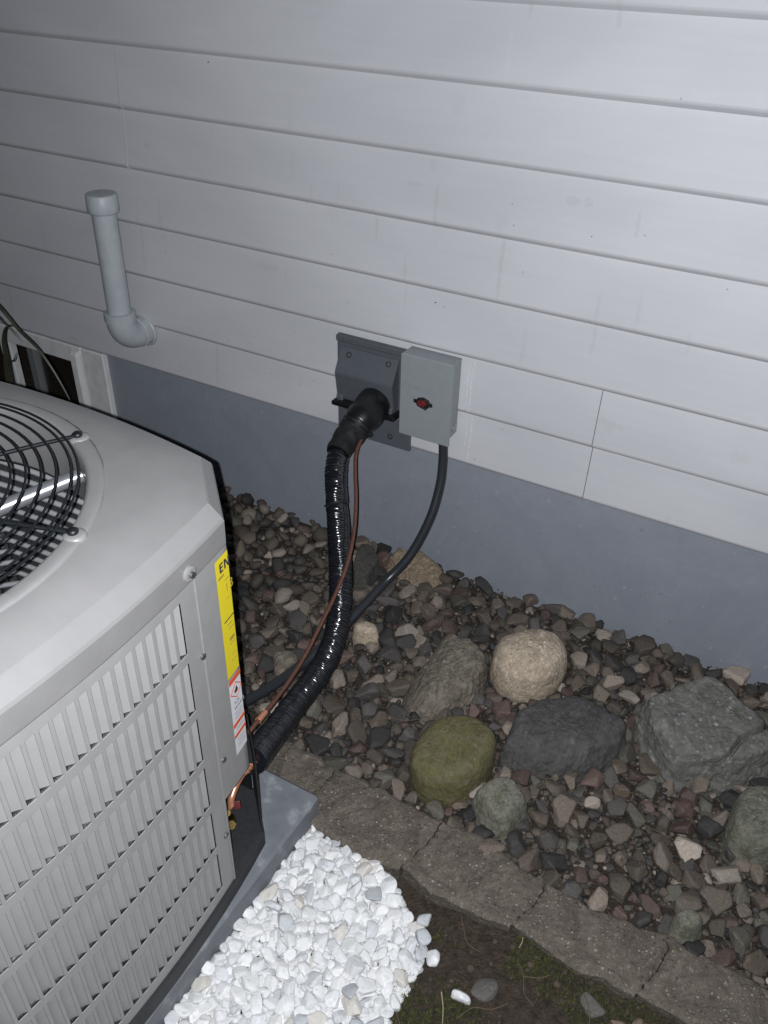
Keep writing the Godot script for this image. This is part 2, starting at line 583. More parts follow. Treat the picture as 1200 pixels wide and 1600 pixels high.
func make_house() -> void:
	var h := thing("house", "house wall of pale grey lap siding above a blue-grey painted foundation", "house")
	var top := 3.005
	put("wall_core", box_mesh(Vector3(-1.0, (top + 0.375) / 2.0, -0.11), Vector3(9.0, top - 0.375, 0.19)), M.sheathing, h)
	var ys := [0.358]
	for k in 17:
		ys.append(0.505 + 0.15 * k)
	var joints := {1: [0.316], 0: [0.316], 5: [-1.05], 4: [-1.056, 1.9], 2: [-2.9], 3: [2.2], 6: [-3.2], 7: [1.4], 8: [-1.9]}
	for k in ys.size() - 1:
		var xs := [-5.5]
		xs.append_array(joints.get(k, []))
		xs.append(3.5)
		for j in xs.size() - 1:
			var x0: float = xs[j] + ((0.0009 if xs[j] > 0.0 else 0.0024) if j > 0 else 0.0)
			var x1: float = xs[j + 1] - ((0.0009 if xs[j + 1] > 0.0 else 0.0024) if j < xs.size() - 2 else 0.0)
			var y0: float = ys[k]
			var y1: float = ys[k + 1] + 0.002
			# butt edge bevelled back, face leaning in towards the board above
			var prof := [Vector2(y0 + 0.0015, -0.014), Vector2(y0 + 0.0008, -0.0045), Vector2(y0 + 0.0085, 0.0055), Vector2(y0 + 0.0125, 0.0086), Vector2(y0 + 0.0165, 0.009), Vector2(y1, -0.004), Vector2(y1, -0.014)]
			var s := st0()
			var n := 10
			for i in n:
				var xa := lerpf(x0, x1, float(i) / n)
				var xb := lerpf(x0, x1, float(i + 1) / n)
				var wa := 0.0008 * sin(xa * 3.1 + k * 2.0)
				var wb := 0.0008 * sin(xb * 3.1 + k * 2.0)
				for q in prof.size() - 1:
					var a: Vector2 = prof[q]
					var b: Vector2 = prof[q + 1]
					var g := 2 if q in [1, 2, 3] else 10 + q
					quad(s, Vector3(xa, a.x, a.y + wa), Vector3(xb, a.x, a.y + wb), Vector3(xb, b.x, b.y + wb), Vector3(xa, b.x, b.y + wa), g)
			for e in [x0, x1]:
				for q in range(1, prof.size() - 1):
					var a := Vector3(e, prof[0].x, prof[0].y)
					var b := Vector3(e, prof[q].x, prof[q].y)
					var c := Vector3(e, prof[q + 1].x, prof[q + 1].y)
					if e == x0:
						tri(s, a, b, c)
					else:
						tri(s, a, c, b)
			put("siding_board", done(s), M.siding, h)
	# foundation with the window opening in it
	var fz := -0.014
	for r in [[-1.285, 3.5, -0.6, 0.3745], [-5.5, -2.36, -0.6, 0.3745], [-2.36, -1.285, -0.6, -0.06]]:
		put("foundation", box_mesh(Vector3((r[0] + r[1]) / 2, (r[2] + r[3]) / 2, fz - 0.1), Vector3(r[1] - r[0], r[3] - r[2], 0.2)), M.foundation, h)
	for q in [[0.551, 0.526], [0.239, 0.997], [-0.115, 0.779], [0.472, 0.829], [-0.747, 1.243]]:
		var s := st0()
		lathe(s, [Vector2(0.0014, -0.004), Vector2(0.0013, 0.0006), Vector2(0, 0.0008)], 8, Transform3D(Basis(Vector3.RIGHT, PI / 2), Vector3(q[0], q[1], 0.0068)))
		put("nail_head", done(s), M.screw, h)
	# basement window
	var w := Node3D.new()
	w.name = "window"
	h.add_child(w)
	w.position = Vector3(-1.285, 0.0, 0.0)
	w.set_meta("label", "white framed basement window behind the air conditioner")
	var cs := st0()
	box(cs, Vector3(-0.05, 0.12, -0.02), Vector3(0.098, 0.478, 0.05), 0.004)
	box(cs, Vector3(-0.589, 0.327, -0.021), Vector3(0.976, 0.062, 0.048), 0.004)
	box(cs, Vector3(-0.60, -0.07, -0.018), Vector3(1.15, 0.05, 0.07), 0.004)
	box(cs, Vector3(-1.06, 0.1, -0.021), Vector3(0.1, 0.38, 0.048), 0.004)
	put("casing", done(cs), M.trim, w)
	var bs := st0()
	box(bs, Vector3(-0.1215, 0.148, -0.008), Vector3(0.046, 0.396, 0.058), 0.012)
	put("stop_bead", done(bs), M.trim, w)
	var ss := st0()
	box(ss, Vector3(-0.156, 0.124, -0.03), Vector3(0.024, 0.345, 0.03), 0.003)
	put("sash_stile", done(ss), M.pvc, w)
	put("meeting_stile", box_mesh(Vector3(-0.395, 0.124, -0.045), Vector3(0.035, 0.344, 0.03), 0.003), M.sash, w)
	put("meeting_stile", box_mesh(Vector3(-0.49, 0.124, -0.022), Vector3(0.05, 0.344, 0.03), 0.003), M.trim, w)
	put("pane", box_mesh(Vector3(-0.272, 0.124, -0.05), Vector3(0.205, 0.346, 0.004)), M.glass, w)
	put("pane", box_mesh(Vector3(-0.76, 0.124, -0.06), Vector3(0.5, 0.346, 0.004)), M.glass, w)
	# the dark room behind it
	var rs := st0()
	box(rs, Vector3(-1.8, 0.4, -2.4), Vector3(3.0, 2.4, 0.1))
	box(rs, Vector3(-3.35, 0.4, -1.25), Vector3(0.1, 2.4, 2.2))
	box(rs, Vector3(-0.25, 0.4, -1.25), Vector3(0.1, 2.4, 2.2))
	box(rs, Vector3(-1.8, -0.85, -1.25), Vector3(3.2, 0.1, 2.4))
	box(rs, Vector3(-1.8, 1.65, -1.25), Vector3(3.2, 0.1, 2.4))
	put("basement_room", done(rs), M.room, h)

func make_vent() -> void:
	var z := 0.088
	var t := thing("vent_pipe", "upright grey plastic vent pipe turning into the siding over the basement window", "pipe", Vector3(-1.088, 0.52, z))
	var fw := Basis(Vector3.RIGHT, PI / 2)
	var ang := Basis(Vector3(0, 0, 1), -0.004)
	var s := st0()
	lathe(s, [Vector2(0.0335, 0.0), Vector2(0.0335, 0.36)], 40, Transform3D(ang, Vector3(0, 0.02, 0)))
	put("pipe", done(s), M.pvc, t)
	s = st0()
	lathe(s, [Vector2(0.0335, 0.338), Vector2(0.040, 0.339), Vector2(0.0425, 0.343), Vector2(0.0428, 0.358), Vector2(0.0415, 0.386), Vector2(0.0395, 0.3885), Vector2(0.036, 0.389), Vector2(0.0, 0.3875)], 40, Transform3D(ang, Vector3.ZERO))
	put("cap", done(s), M.pvc, t)
	s = st0()
	var arc := PackedVector3Array()
	for i in 13:
		var a := PI / 2 * i / 12.0
		arc.append(Vector3(0.0, 0.028 - 0.058 * sin(a), -0.058 + 0.058 * cos(a)))
	arc.insert(0, Vector3(0, 0.05, 0))
	arc.append(Vector3(0, -0.03, -0.085))
	tube(s, arc, func(_i: int, _a: float) -> float: return 0.0415, 40)
	put("elbow", done(s), M.pvc, t)
	s = st0()
	lathe(s, [Vector2(0.0415, 0.0), Vector2(0.0455, 0.001), Vector2(0.0455, 0.024), Vector2(0.041, 0.026), Vector2(0.034, 0.0265)], 40, Transform3D(ang, Vector3(0, 0.03, 0)), true)
	lathe(s, [Vector2(0.0, -0.001), Vector2(0.0445, 0.0), Vector2(0.0445, 0.03), Vector2(0.0415, 0.032)], 40, Transform3D(fw, Vector3(0, -0.03, -0.088)), true)
	put("socket_rim", done(s), M.pvc, t)
	s = st0()
	lathe(s, [Vector2(0.043, -0.004), Vector2(0.0495, -0.002), Vector2(0.048, 0.003), Vector2(0.0445, 0.006)], 40, Transform3D(fw, Vector3(0.001, -0.031, -0.084)))
	put("sealant_ring", done(s), M.pvc, t)

func make_cover() -> void:
	var t := thing("wall_cover", "dark grey plastic pipe entry cover with sloped hood and black rubber boot", "pipe cover", Vector3(-0.29, 0.36, 0.009))
	var O := t.position
	var s := st0()
	box(s, Vector3(-0.275, 0.50, 0.012) - O, Vector3(0.224, 0.288, 0.011), 0.002)
	box(s, Vector3(-0.275, 0.635, 0.0195) - O, Vector3(0.2235, 0.0175, 0.012), 0.0035)
	put("back_plate", done(s), M.plate, t)
	s = st0()
	# hood: closed prism, profile in (y, z)
	var pr := [Vector2(0.615, 0.0145), Vector2(0.613, 0.021), Vector2(0.556, 0.053), Vector2(0.550, 0.054), Vector2(0.482, 0.043), Vector2(0.474, 0.040), Vector2(0.468, 0.0145)]
	for i in pr.size() - 1:
		var a: Vector2 = pr[i]
		var b: Vector2 = pr[i + 1]
		var g := FLAT
		quad(s, Vector3(-0.372, b.x, b.y) - O, Vector3(-0.2, b.x, b.y) - O, Vector3(-0.2, a.x, a.y) - O, Vector3(-0.372, a.x, a.y) - O, g)
	for i in range(1, pr.size() - 1):
		tri(s, Vector3(-0.2, pr[0].x, pr[0].y) - O, Vector3(-0.2, pr[i + 1].x, pr[i + 1].y) - O, Vector3(-0.2, pr[i].x, pr[i].y) - O)
		tri(s, Vector3(-0.372, pr[0].x, pr[0].y) - O, Vector3(-0.372, pr[i].x, pr[i].y) - O, Vector3(-0.372, pr[i + 1].x, pr[i + 1].y) - O)
	put("hood", done(s), M.plate, t)
	for x in [-0.362, -0.212]:
		put("hood_lug", box_mesh(Vector3(x, 0.477, 0.043) - O, Vector3(0.02, 0.022, 0.016), 0.004), M.plate, t)
	for q in [[-0.343, 0.598, 0.0295, 0.5], [-0.226, 0.600, 0.0285, 0.5], [-0.222, 0.386, 0.018, 0.0]]:
		s = st0()
		var bz := Basis(Vector3.RIGHT, PI / 2 - q[3])
		lathe(s, [Vector2(0.0075, -0.004), Vector2(0.0075, 0.001), Vector2(0.0055, 0.0012), Vector2(0.0048, -0.0025), Vector2(0.0, -0.0025)], 20, Transform3D(bz, Vector3(q[0], q[1], q[2]) - O), true)
		put("screw_socket", done(s), M.black, t)
	# rubber flange and boot
	put("boot_flange", box_mesh(Vector3(-0.283, 0.466, 0.040) - O, Vector3(0.192, 0.014, 0.05), 0.004), M.rubber, t)
	s = st0()
	var path := spline([Vector3(-0.260, 0.490, 0.030), Vector3(-0.253, 0.489, 0.06), Vector3(-0.250, 0.482, 0.09), Vector3(-0.255, 0.472, 0.118), Vector3(-0.261, 0.452, 0.145), Vector3(-0.265, 0.436, 0.18), Vector3(-0.259, 0.424, 0.222)], 0.004)
	var n := path.size()
	var rr := func(i: int, a: float) -> float:
		var u := float(i) / (n - 1)
		var keys := [[0.0, 0.043], [0.1, 0.0455], [0.2, 0.0465], [0.33, 0.0455], [0.42, 0.0420], [0.455, 0.0385], [0.49, 0.0385], [0.55, 0.0385], [0.62, 0.0375], [0.75, 0.0345], [0.88, 0.0315], [0.95, 0.0300], [1.0, 0.0285]]
		var r := 0.034
		for k in keys.size() - 1:
			if u >= keys[k][0] and u <= keys[k + 1][0]:
				r = lerpf(keys[k][1], keys[k + 1][1], smoothstep(0, 1, (u - keys[k][0]) / (keys[k + 1][0] - keys[k][0])))
		if u > 0.58:
			r += 0.0012 * sin(a * 3.0 + u * 30.0) + 0.0008 * sin(a * 7.0 - u * 21.0)
		return r
	tube(s, path, rr, 44)
	put("rubber_boot", done(s), M.rubber, t, Transform3D(Basis.IDENTITY, -O))
	s = st0()
	var half := path.slice(int(n * 0.52))
	tube(s, half, func(i: int, a: float) -> float: return rr.call(i + int(n * 0.52), a) + 0.0014 - 0.0008 * absf(sin(i * 0.42)), 44)
	put("tape_sleeve", done(s), M.matt_tape, t, Transform3D(Basis.IDENTITY, -O))
	s = st0()
	var ci := int(n * 0.475)
	var dirv := (path[ci + 1] - path[ci - 1]).normalized()
	var bb := Basis(Quaternion(Vector3.UP, dirv))
	lathe(s, [Vector2(0.036, -0.004), Vector2(0.0408, -0.0035), Vector2(0.0408, 0.0035), Vector2(0.036, 0.004)], 40, Transform3D(bb, path[ci]), true)
	box(s, path[ci] + bb * Vector3(0, 0, 0) + Vector3(0.0425, -0.012, 0.008), Vector3(0.012, 0.012, 0.01), 0.002)
	put("boot_clamp", done(s), M.black, t, Transform3D(Basis.IDENTITY, -O))

func make_disconnect() -> void:
	var t := thing("disconnect_box", "small light grey electrical disconnect box with a red handle on its front", "electrical box", Vector3(-0.1, 0.45, 0.009))
	var O := t.position
	var s := st0()
	box(s, Vector3(-0.0985, 0.553, 0.0305) - O, Vector3(0.131, 0.203, 0.043), 0.0025)
	put("enclosure", done(s), M.enclosure, t)
	s = st0()
	box(s, Vector3(-0.102, 0.654, 0.034) - O, Vector3(0.139, 0.006, 0.05), 0.0015)
	put("rain_lip", done(s), M.enclosure, t)
	s = st0()
	box(s, Vector3(-0.1025, 0.544, 0.058) - O, Vector3(0.1425, 0.222, 0.006), 0.0022)
	box(s, Vector3(-0.1025, 0.650, 0.0545) - O, Vector3(0.138, 0.003, 0.004), 0.001)
	put("front_cover", done(s), M.enclosure, t)
	s = st0()
	lathe(s, [Vector2(0.009, 0.0), Vector2(0.009, 0.0015), Vector2(0.006, 0.002), Vector2(0.0, 0.002)], 24, Transform3D(Basis(Vector3(0, 0, 1), -PI / 2), Vector3(-0.0332, 0.472, 0.028) - O), true)
	put("knockout", done(s), M.steel, t)
	for q in [[0.60, 0.03], [0.575, 0.03]]:
		s = st0()
		lathe(s, [Vector2(0.0028, 0.0), Vector2(0.0022, 0.0012), Vector2(0.0, 0.0014)], 12, Transform3D(Basis(Vector3(0, 0, 1), -PI / 2), Vector3(-0.0332, q[0], q[1]) - O))
		put("rivet", done(s), M.steel, t)
	var k := Vector3(-0.1065, 0.538, 0.061) - O
	var fw := Basis(Vector3.RIGHT, PI / 2)
	var hx := Node3D.new()
	hx.name = "handle"
	t.add_child(hx)
	hx.position = k
	s = st0()
	lathe(s, [Vector2(0.0215, 0.0), Vector2(0.021, 0.004), Vector2(0.018, 0.005), Vector2(0.0, 0.005)], 8, Transform3D(fw * Basis.from_scale(Vector3(1, 1, 0.72)), Vector3.ZERO), true)
	box(s, Vector3(-0.0215, 0.001, 0.002), Vector3(0.009, 0.010, 0.004), 0.001)
	box(s, Vector3(0.0215, -0.001, 0.002), Vector3(0.009, 0.010, 0.004), 0.001)
	put("bezel", done(s), M.black, hx)
	s = st0()
	lathe(s, [Vector2(0.0145, 0.0), Vector2(0.0135, 0.005), Vector2(0.0095, 0.0095), Vector2(0.0, 0.0105)], 6, Transform3D(fw * Basis.from_scale(Vector3(1, 1, 0.7)), Vector3(-0.001, 0.001, 0.004)), true)
	put("red_grip", done(s), M.red, hx)
	s = st0()
	box(s, Vector3(0.002, -0.0055, 0.0105), Vector3(0.027, 0.0055, 0.006), 0.001, Basis(Vector3(0, 0, 1), -0.35))
	put("grip_bar", done(s), M.black, hx)
	text("raised_lettering", "Proteus", 0.0155, M.enclosure, t, Transform3D(Basis.IDENTITY, Vector3(-0.163, 0.574, 0.0612) - O), "Droid Serif", false, true, 0.004)
	s = st0()
	tri(s, Vector3(-0.065, 0.585, 0.0622) - O, Vector3(-0.050, 0.572, 0.0622) - O, Vector3(-0.063, 0.578, 0.0622) - O)
	tri(s, Vector3(-0.065, 0.585, 0.0618) - O, Vector3(-0.063, 0.578, 0.0622) - O, Vector3(-0.066, 0.578, 0.0612) - O)
	put("raised_arrow", done(s), M.enclosure, t)
	text("printed_mark", "Auto A", 0.006, M.grey_ink, t, Transform3D(Basis.IDENTITY, Vector3(-0.133, 0.4465, 0.0612) - O), "Droid Serif", true, true)
	# sealant streaks beside it
	s = st0()
	var r := RandomNumberGenerator.new()
	r.seed = 4
	for seg in [[0.65, 0.515, 0.0035, -0.006], [0.50, 0.37, 0.003, 0.002], [0.64, 0.53, 0.0025, -0.016], [0.49, 0.41, 0.002, -0.012]]:
		var pts := []
		var y: float = seg[0]
		while y > seg[1]:
			var yb := y
			while yb > 0.505:
				yb -= 0.15
			var row := 0.505 if y > 0.505 else 0.358
			var zz := lerpf(0.009, -0.0035, clampf((y - row - 0.011) / 0.14, 0, 1))
			pts.append(Vector3(seg[3] + 0.0012 * sin(y * 60.0), y, zz + 0.0002))
			y -= 0.012
		var wd: float = seg[2]
		var sp := spline(pts, 0.006)
		tube(s, sp, func(i: int, a: float) -> float: return wd * (0.55 + 0.35 * sin(i * 0.9) * sin(i * 0.37)) * (0.35 + 0.65 * absf(cos(a))), 10)
	put("sealant_bead", done(s), M.caulk, t, Transform3D(Basis.IDENTITY, -O))

func make_lines() -> void:
	# insulated suction line
	var hp := [Vector3(-0.270, 0.441, 0.144), Vector3(-0.267, 0.429, 0.194), Vector3(-0.246, 0.395, 0.250), Vector3(-0.220, 0.360, 0.291), Vector3(-0.197, 0.330, 0.323), Vector3(-0.159, 0.280, 0.376), Vector3(-0.127, 0.226, 0.422), Vector3(-0.096, 0.179, 0.477), Vector3(-0.068, 0.140, 0.548), Vector3(-0.049, 0.129, 0.637), Vector3(-0.038, 0.136, 0.729), Vector3(-0.019, 0.159, 0.826), Vector3(0.003, 0.188, 0.916), Vector3(0.020, 0.213, 0.970)]
	var base := Vector3(0.02, 0.22, 0.97)
	var t := thing("insulated_pipe", "thick shiny black taped insulated pipe curving from the wall cover to the unit", "pipe", base)
	var off := Transform3D(Basis.IDENTITY, -base)
	var path := spline(hp, 0.0012)
	var n := path.size()
	var nz := FastNoiseLite.new()
	nz.seed = 12
	nz.frequency = 1.0
	nz.fractal_octaves = 1
	var ties := []
	for q in [Vector3(-0.209, 0.340, 0.315), Vector3(-0.131, 0.226, 0.424), Vector3(-0.068, 0.141, 0.547), Vector3(-0.020, 0.160, 0.826)]:
		var bi := 0
		for i in n:
			if path[i].distance_to(q) < path[bi].distance_to(q):
				bi = i
		ties.append(bi)
	var s := st0()
	var rad := func(i: int, a: float) -> float:
		var r := 0.0276
		var l := i * 0.0012
		var turn := (l + 0.004 * nz.get_noise_1d(l * 30.0)) / 0.0115 + a / TAU
		r += lerpf(0.0013, 0.0023, smoothstep(0.35, 0.6, l)) * absf(sin(PI * turn)) * (0.75 + 0.5 * nz.get_noise_2d(l * 40.0, a)) - 0.0008
		r += 0.0004 * nz.get_noise_3d(cos(a) * 2.0, sin(a) * 2.0, l * 75.0) + 0.0012 * nz.get_noise_3d(cos(a) * 0.8 + 9.0, sin(a) * 0.8, l * 14.0)
		for k in ties:
			var d := absf(i - k) * 0.0012
			if d < 0.014:
				r -= 0.0032 * pow(1.0 - d / 0.014, 2.0)
		return r
	tube(s, path, rad, 48)
	put("insulation", done(s), M.tape, t, off)
	for k in ties:
		var d := (path[k + 1] - path[k - 1]).normalized()
		var b := Basis(Quaternion(Vector3.UP, d))
		s = st0()
		lathe(s, [Vector2(0.0235, -0.0025), Vector2(0.0266, -0.0022), Vector2(0.0266, 0.0022), Vector2(0.0235, 0.0025)], 36, Transform3D(b, path[k]), true)
		box(s, path[k] + b * Vector3(-0.022, 0, 0.016), Vector3(0.007, 0.006, 0.006), 0.001, b)
		put("cable_tie", done(s), M.black, t, off)
	# bare copper end of it
	var cp := spline([Vector3(0.0225, 0.220, 0.968), Vector3(0.019, 0.213, 0.984), Vector3(0.017, 0.204, 1.002), Vector3(0.017, 0.194, 1.020), Vector3(0.020, 0.181, 1.038), Vector3(0.02, 0.165, 1.045), Vector3(0.0, 0.15, 1.05)], 0.0012)
	s = st0()
	var m := cp.size()
	tube(s, cp, func(i: int, _a: float) -> float:
		var l := i * 0.0012
		var r := 0.0095 - 0.0028 * smoothstep(0.045, 0.062, l)
		for b in [0.012, 0.026, 0.041]:
			r += 0.0022 * exp(-pow((l - b) / 0.0035, 2.0))
		return r, 24)
	put("copper_stub", done(s), M.bright_copper, t, off)
	# bare liquid line
	var lp := [Vector3(-0.232, 0.452, 0.135), Vector3(-0.220, 0.429, 0.195), Vector3(-0.193, 0.400, 0.245), Vector3(-0.160, 0.365, 0.296), Vector3(-0.124, 0.324, 0.364), Vector3(-0.098, 0.286, 0.436), Vector3(-0.088, 0.249, 0.501), Vector3(-0.079, 0.221, 0.574), Vector3(-0.055, 0.216, 0.675), Vector3(-0.033, 0.228, 0.765), Vector3(-0.013, 0.249, 0.849), Vector3(0.005, 0.274, 0.925), Vector3(0.012, 0.285, 0.965), Vector3(0.004, 0.288, 0.995)]
	var lt := thing("copper_pipe", "thin reddish bare copper pipe crossing in front of the black insulated pipe", "pipe", Vector3(0.004, 0.288, 0.995))
	put("pipe", tube_mesh(spline(lp, 0.008), 0.0047, 18), M.copper, lt, Transform3D(Basis.IDENTITY, -lt.position))
	s = st0()
	var lps := spline([Vector3(-0.002, 0.2642, 0.895), Vector3(0.005, 0.274, 0.925)], 0.004)
	tube(s, lps, func(_i: int, _a: float) -> float: return 0.0064, 18)
	put("flare_nut", done(s), M.bright_copper, lt, Transform3D(Basis.IDENTITY, -lt.position))
	# electrical whip
	var cpth := [Vector3(-0.058, 0.452, 0.035), Vector3(-0.056, 0.425, 0.036), Vector3(-0.052, 0.376, 0.040), Vector3(-0.047, 0.310, 0.060), Vector3(-0.052, 0.225, 0.100), Vector3(-0.080, 0.127, 0.155), Vector3(-0.120, 0.062, 0.218), Vector3(-0.135, 0.038, 0.34), Vector3(-0.144, 0.036, 0.497), Vector3(-0.153, 0.056, 0.647), Vector3(-0.157, 0.093, 0.761), Vector3(-0.155, 0.15, 0.86), Vector3(-0.155, 0.19, 0.96)]
	var wt := thing("electrical_conduit", "smooth dark grey flexible conduit drooping from the disconnect box onto the stones", "conduit", Vector3(-0.058, 0.44, 0.035))
	put("hose", tube_mesh(spline(cpth, 0.008), 0.0122, 28), M.conduit, wt, Transform3D(Basis.IDENTITY, -wt.position))
	s = st0()
	lathe(s, [Vector2(0.013, -0.02), Vector2(0.0155, -0.018), Vector2(0.0155, 0.004), Vector2(0.012, 0.008)], 8, Transform3D(Basis.IDENTITY, Vector3(-0.0575, 0.442, 0.035) - wt.position), true)
	put("fitting", done(s), M.conduit, wt)

# ---- the air conditioner; local origin on the pad under its middle
const AK := 0.27
func side_pt(a: float, side: int, t: float, y: float) -> Vector3:
	return Basis(Vector3.UP, side * PI / 2) * Vector3(a - AK * t * t, y, t)

func outline(a: float, tc: float, y: float, n := 14) -> Array:        # [point, patch] round the cabinet, one patch per side and per chamfer
	var out := []
	for side in 4:
		for i in n + 1:
			out.append(side_pt(a, side, lerpf(tc, -tc, float(i) / n), y))
	return out

func loft(s: SurfaceTool, A: Array, B: Array, n: int, band: int) -> void:     # A below, B above, seen from outside; each side and corner its own smooth patch
	var m := A.size()
	for i in m:
		var j := (i + 1) % m
		var g := 1 + band * 16 + int(i / (n + 1)) * 2 + (1 if i % (n + 1) == n else 0)
		quad(s, A[i], A[j], B[j], B[i], g)

func strip(s: SurfaceTool, a: float, side: int, t0: float, t1: float, y0: float, y1: float, d: float, n: int) -> void:    # a bowed sheet-metal strip of depth d
	for i in n:
		var ta := lerpf(t0, t1, float(i) / n)
		var tb := lerpf(t0, t1, float(i + 1) / n)
		var o := [side_pt(a, side, ta, y0), side_pt(a, side, tb, y0), side_pt(a, side, tb, y1), side_pt(a, side, ta, y1)]
		var q := [side_pt(a - d, side, ta, y0), side_pt(a - d, side, tb, y0), side_pt(a - d, side, tb, y1), side_pt(a - d, side, ta, y1)]
		quad(s, o[1], o[0], o[3], o[2], 40)
		quad(s, q[0], q[1], q[2], q[3], 41)
		quad(s, o[3], q[3], q[2], o[2], 42)
		quad(s, q[0], o[0], o[1], q[1], 43)
		if i == 0:
			quad(s, o[0], q[0], q[3], o[3])
		if i == n - 1:
			quad(s, q[1], o[1], o[2], q[2])

const ROWS := [0.726, 0.631, 0.516, 0.404, 0.291, 0.179, 0.064]       # local heights: top of the first row, then the bottom of each
const COL0 := -0.186
const PITCH := 0.0197
const COLS := 24

func panel_frame(a: float, t_lo: float) -> ArrayMesh:
	var s := st0()
	var t_end := COL0 + COLS * PITCH
	var rail := 0.0165
	strip(s, a, 0, t_lo, 0.31, ROWS[0], 0.757, 0.0016, 16)
	for r in 6:
		var y1: float = ROWS[r] - (rail if r > 0 else 0.0)
		var y0: float = ROWS[r + 1]
		strip(s, a, 0, t_lo, COL0 - 0.001, y0, y1, 0.0016, 2)
		strip(s, a, 0, t_end, 0.31, y0, y1, 0.0016, 2)
		for c in range(1, COLS):
			var t := COL0 + c * PITCH
			strip(s, a, 0, t - 0.0027, t + 0.0027, y0, y1, 0.0016, 1)
		if r < 5:
			strip(s, a, 0, t_lo, 0.31, y0 - rail, y0, 0.0016, 16)
	strip(s, a, 0, t_lo, 0.31, 0.04, ROWS[6], 0.0016, 16)
	# folded flange along the seam
	strip(s, a + 0.0022, 0, t_lo - 0.0012, t_lo + 0.0015, 0.04, 0.757, 0.02, 1)
	return done(s)

func louvre(s: SurfaceTool, a: float, r: int, c: int) -> void:
	var y1: float = ROWS[r] - (0.0165 if r > 0 else 0.0)
	var y0: float = ROWS[r + 1]
	var t0 := COL0 + c * PITCH + 0.0020
	var t1 := t0 + PITCH - 0.0062
	var cut := 0.004
	var p0 := side_pt(a - 0.0014, 0, t0, 0)
	var p1 := side_pt(a - 0.0108, 0, t1, 0)
	var nrm := Vector3(p1.z - p0.z, 0, p0.x - p1.x).normalized() * 0.0009
	var y0b := y0 + 0.0015
	var F := [Vector3(p0.x, y0b, p0.z), Vector3(p1.x, y0b, p1.z), Vector3(p1.x, y1 - cut, p1.z), Vector3(p1.x, y1, p1.z).lerp(Vector3(p0.x, y1, p0.z), 0.28), Vector3(p0.x, y1, p0.z)]
	# a curved end: top turns outwards to meet the rail
	for i in range(1, 4):
		tri(s, F[0], F[i + 1], F[i])
		tri(s, F[0] - nrm, F[i] - nrm, F[i + 1] - nrm)
	for i in 5:
		var j := (i + 1) % 5
		quad(s, F[i], F[j], F[j] - nrm, F[i] - nrm)

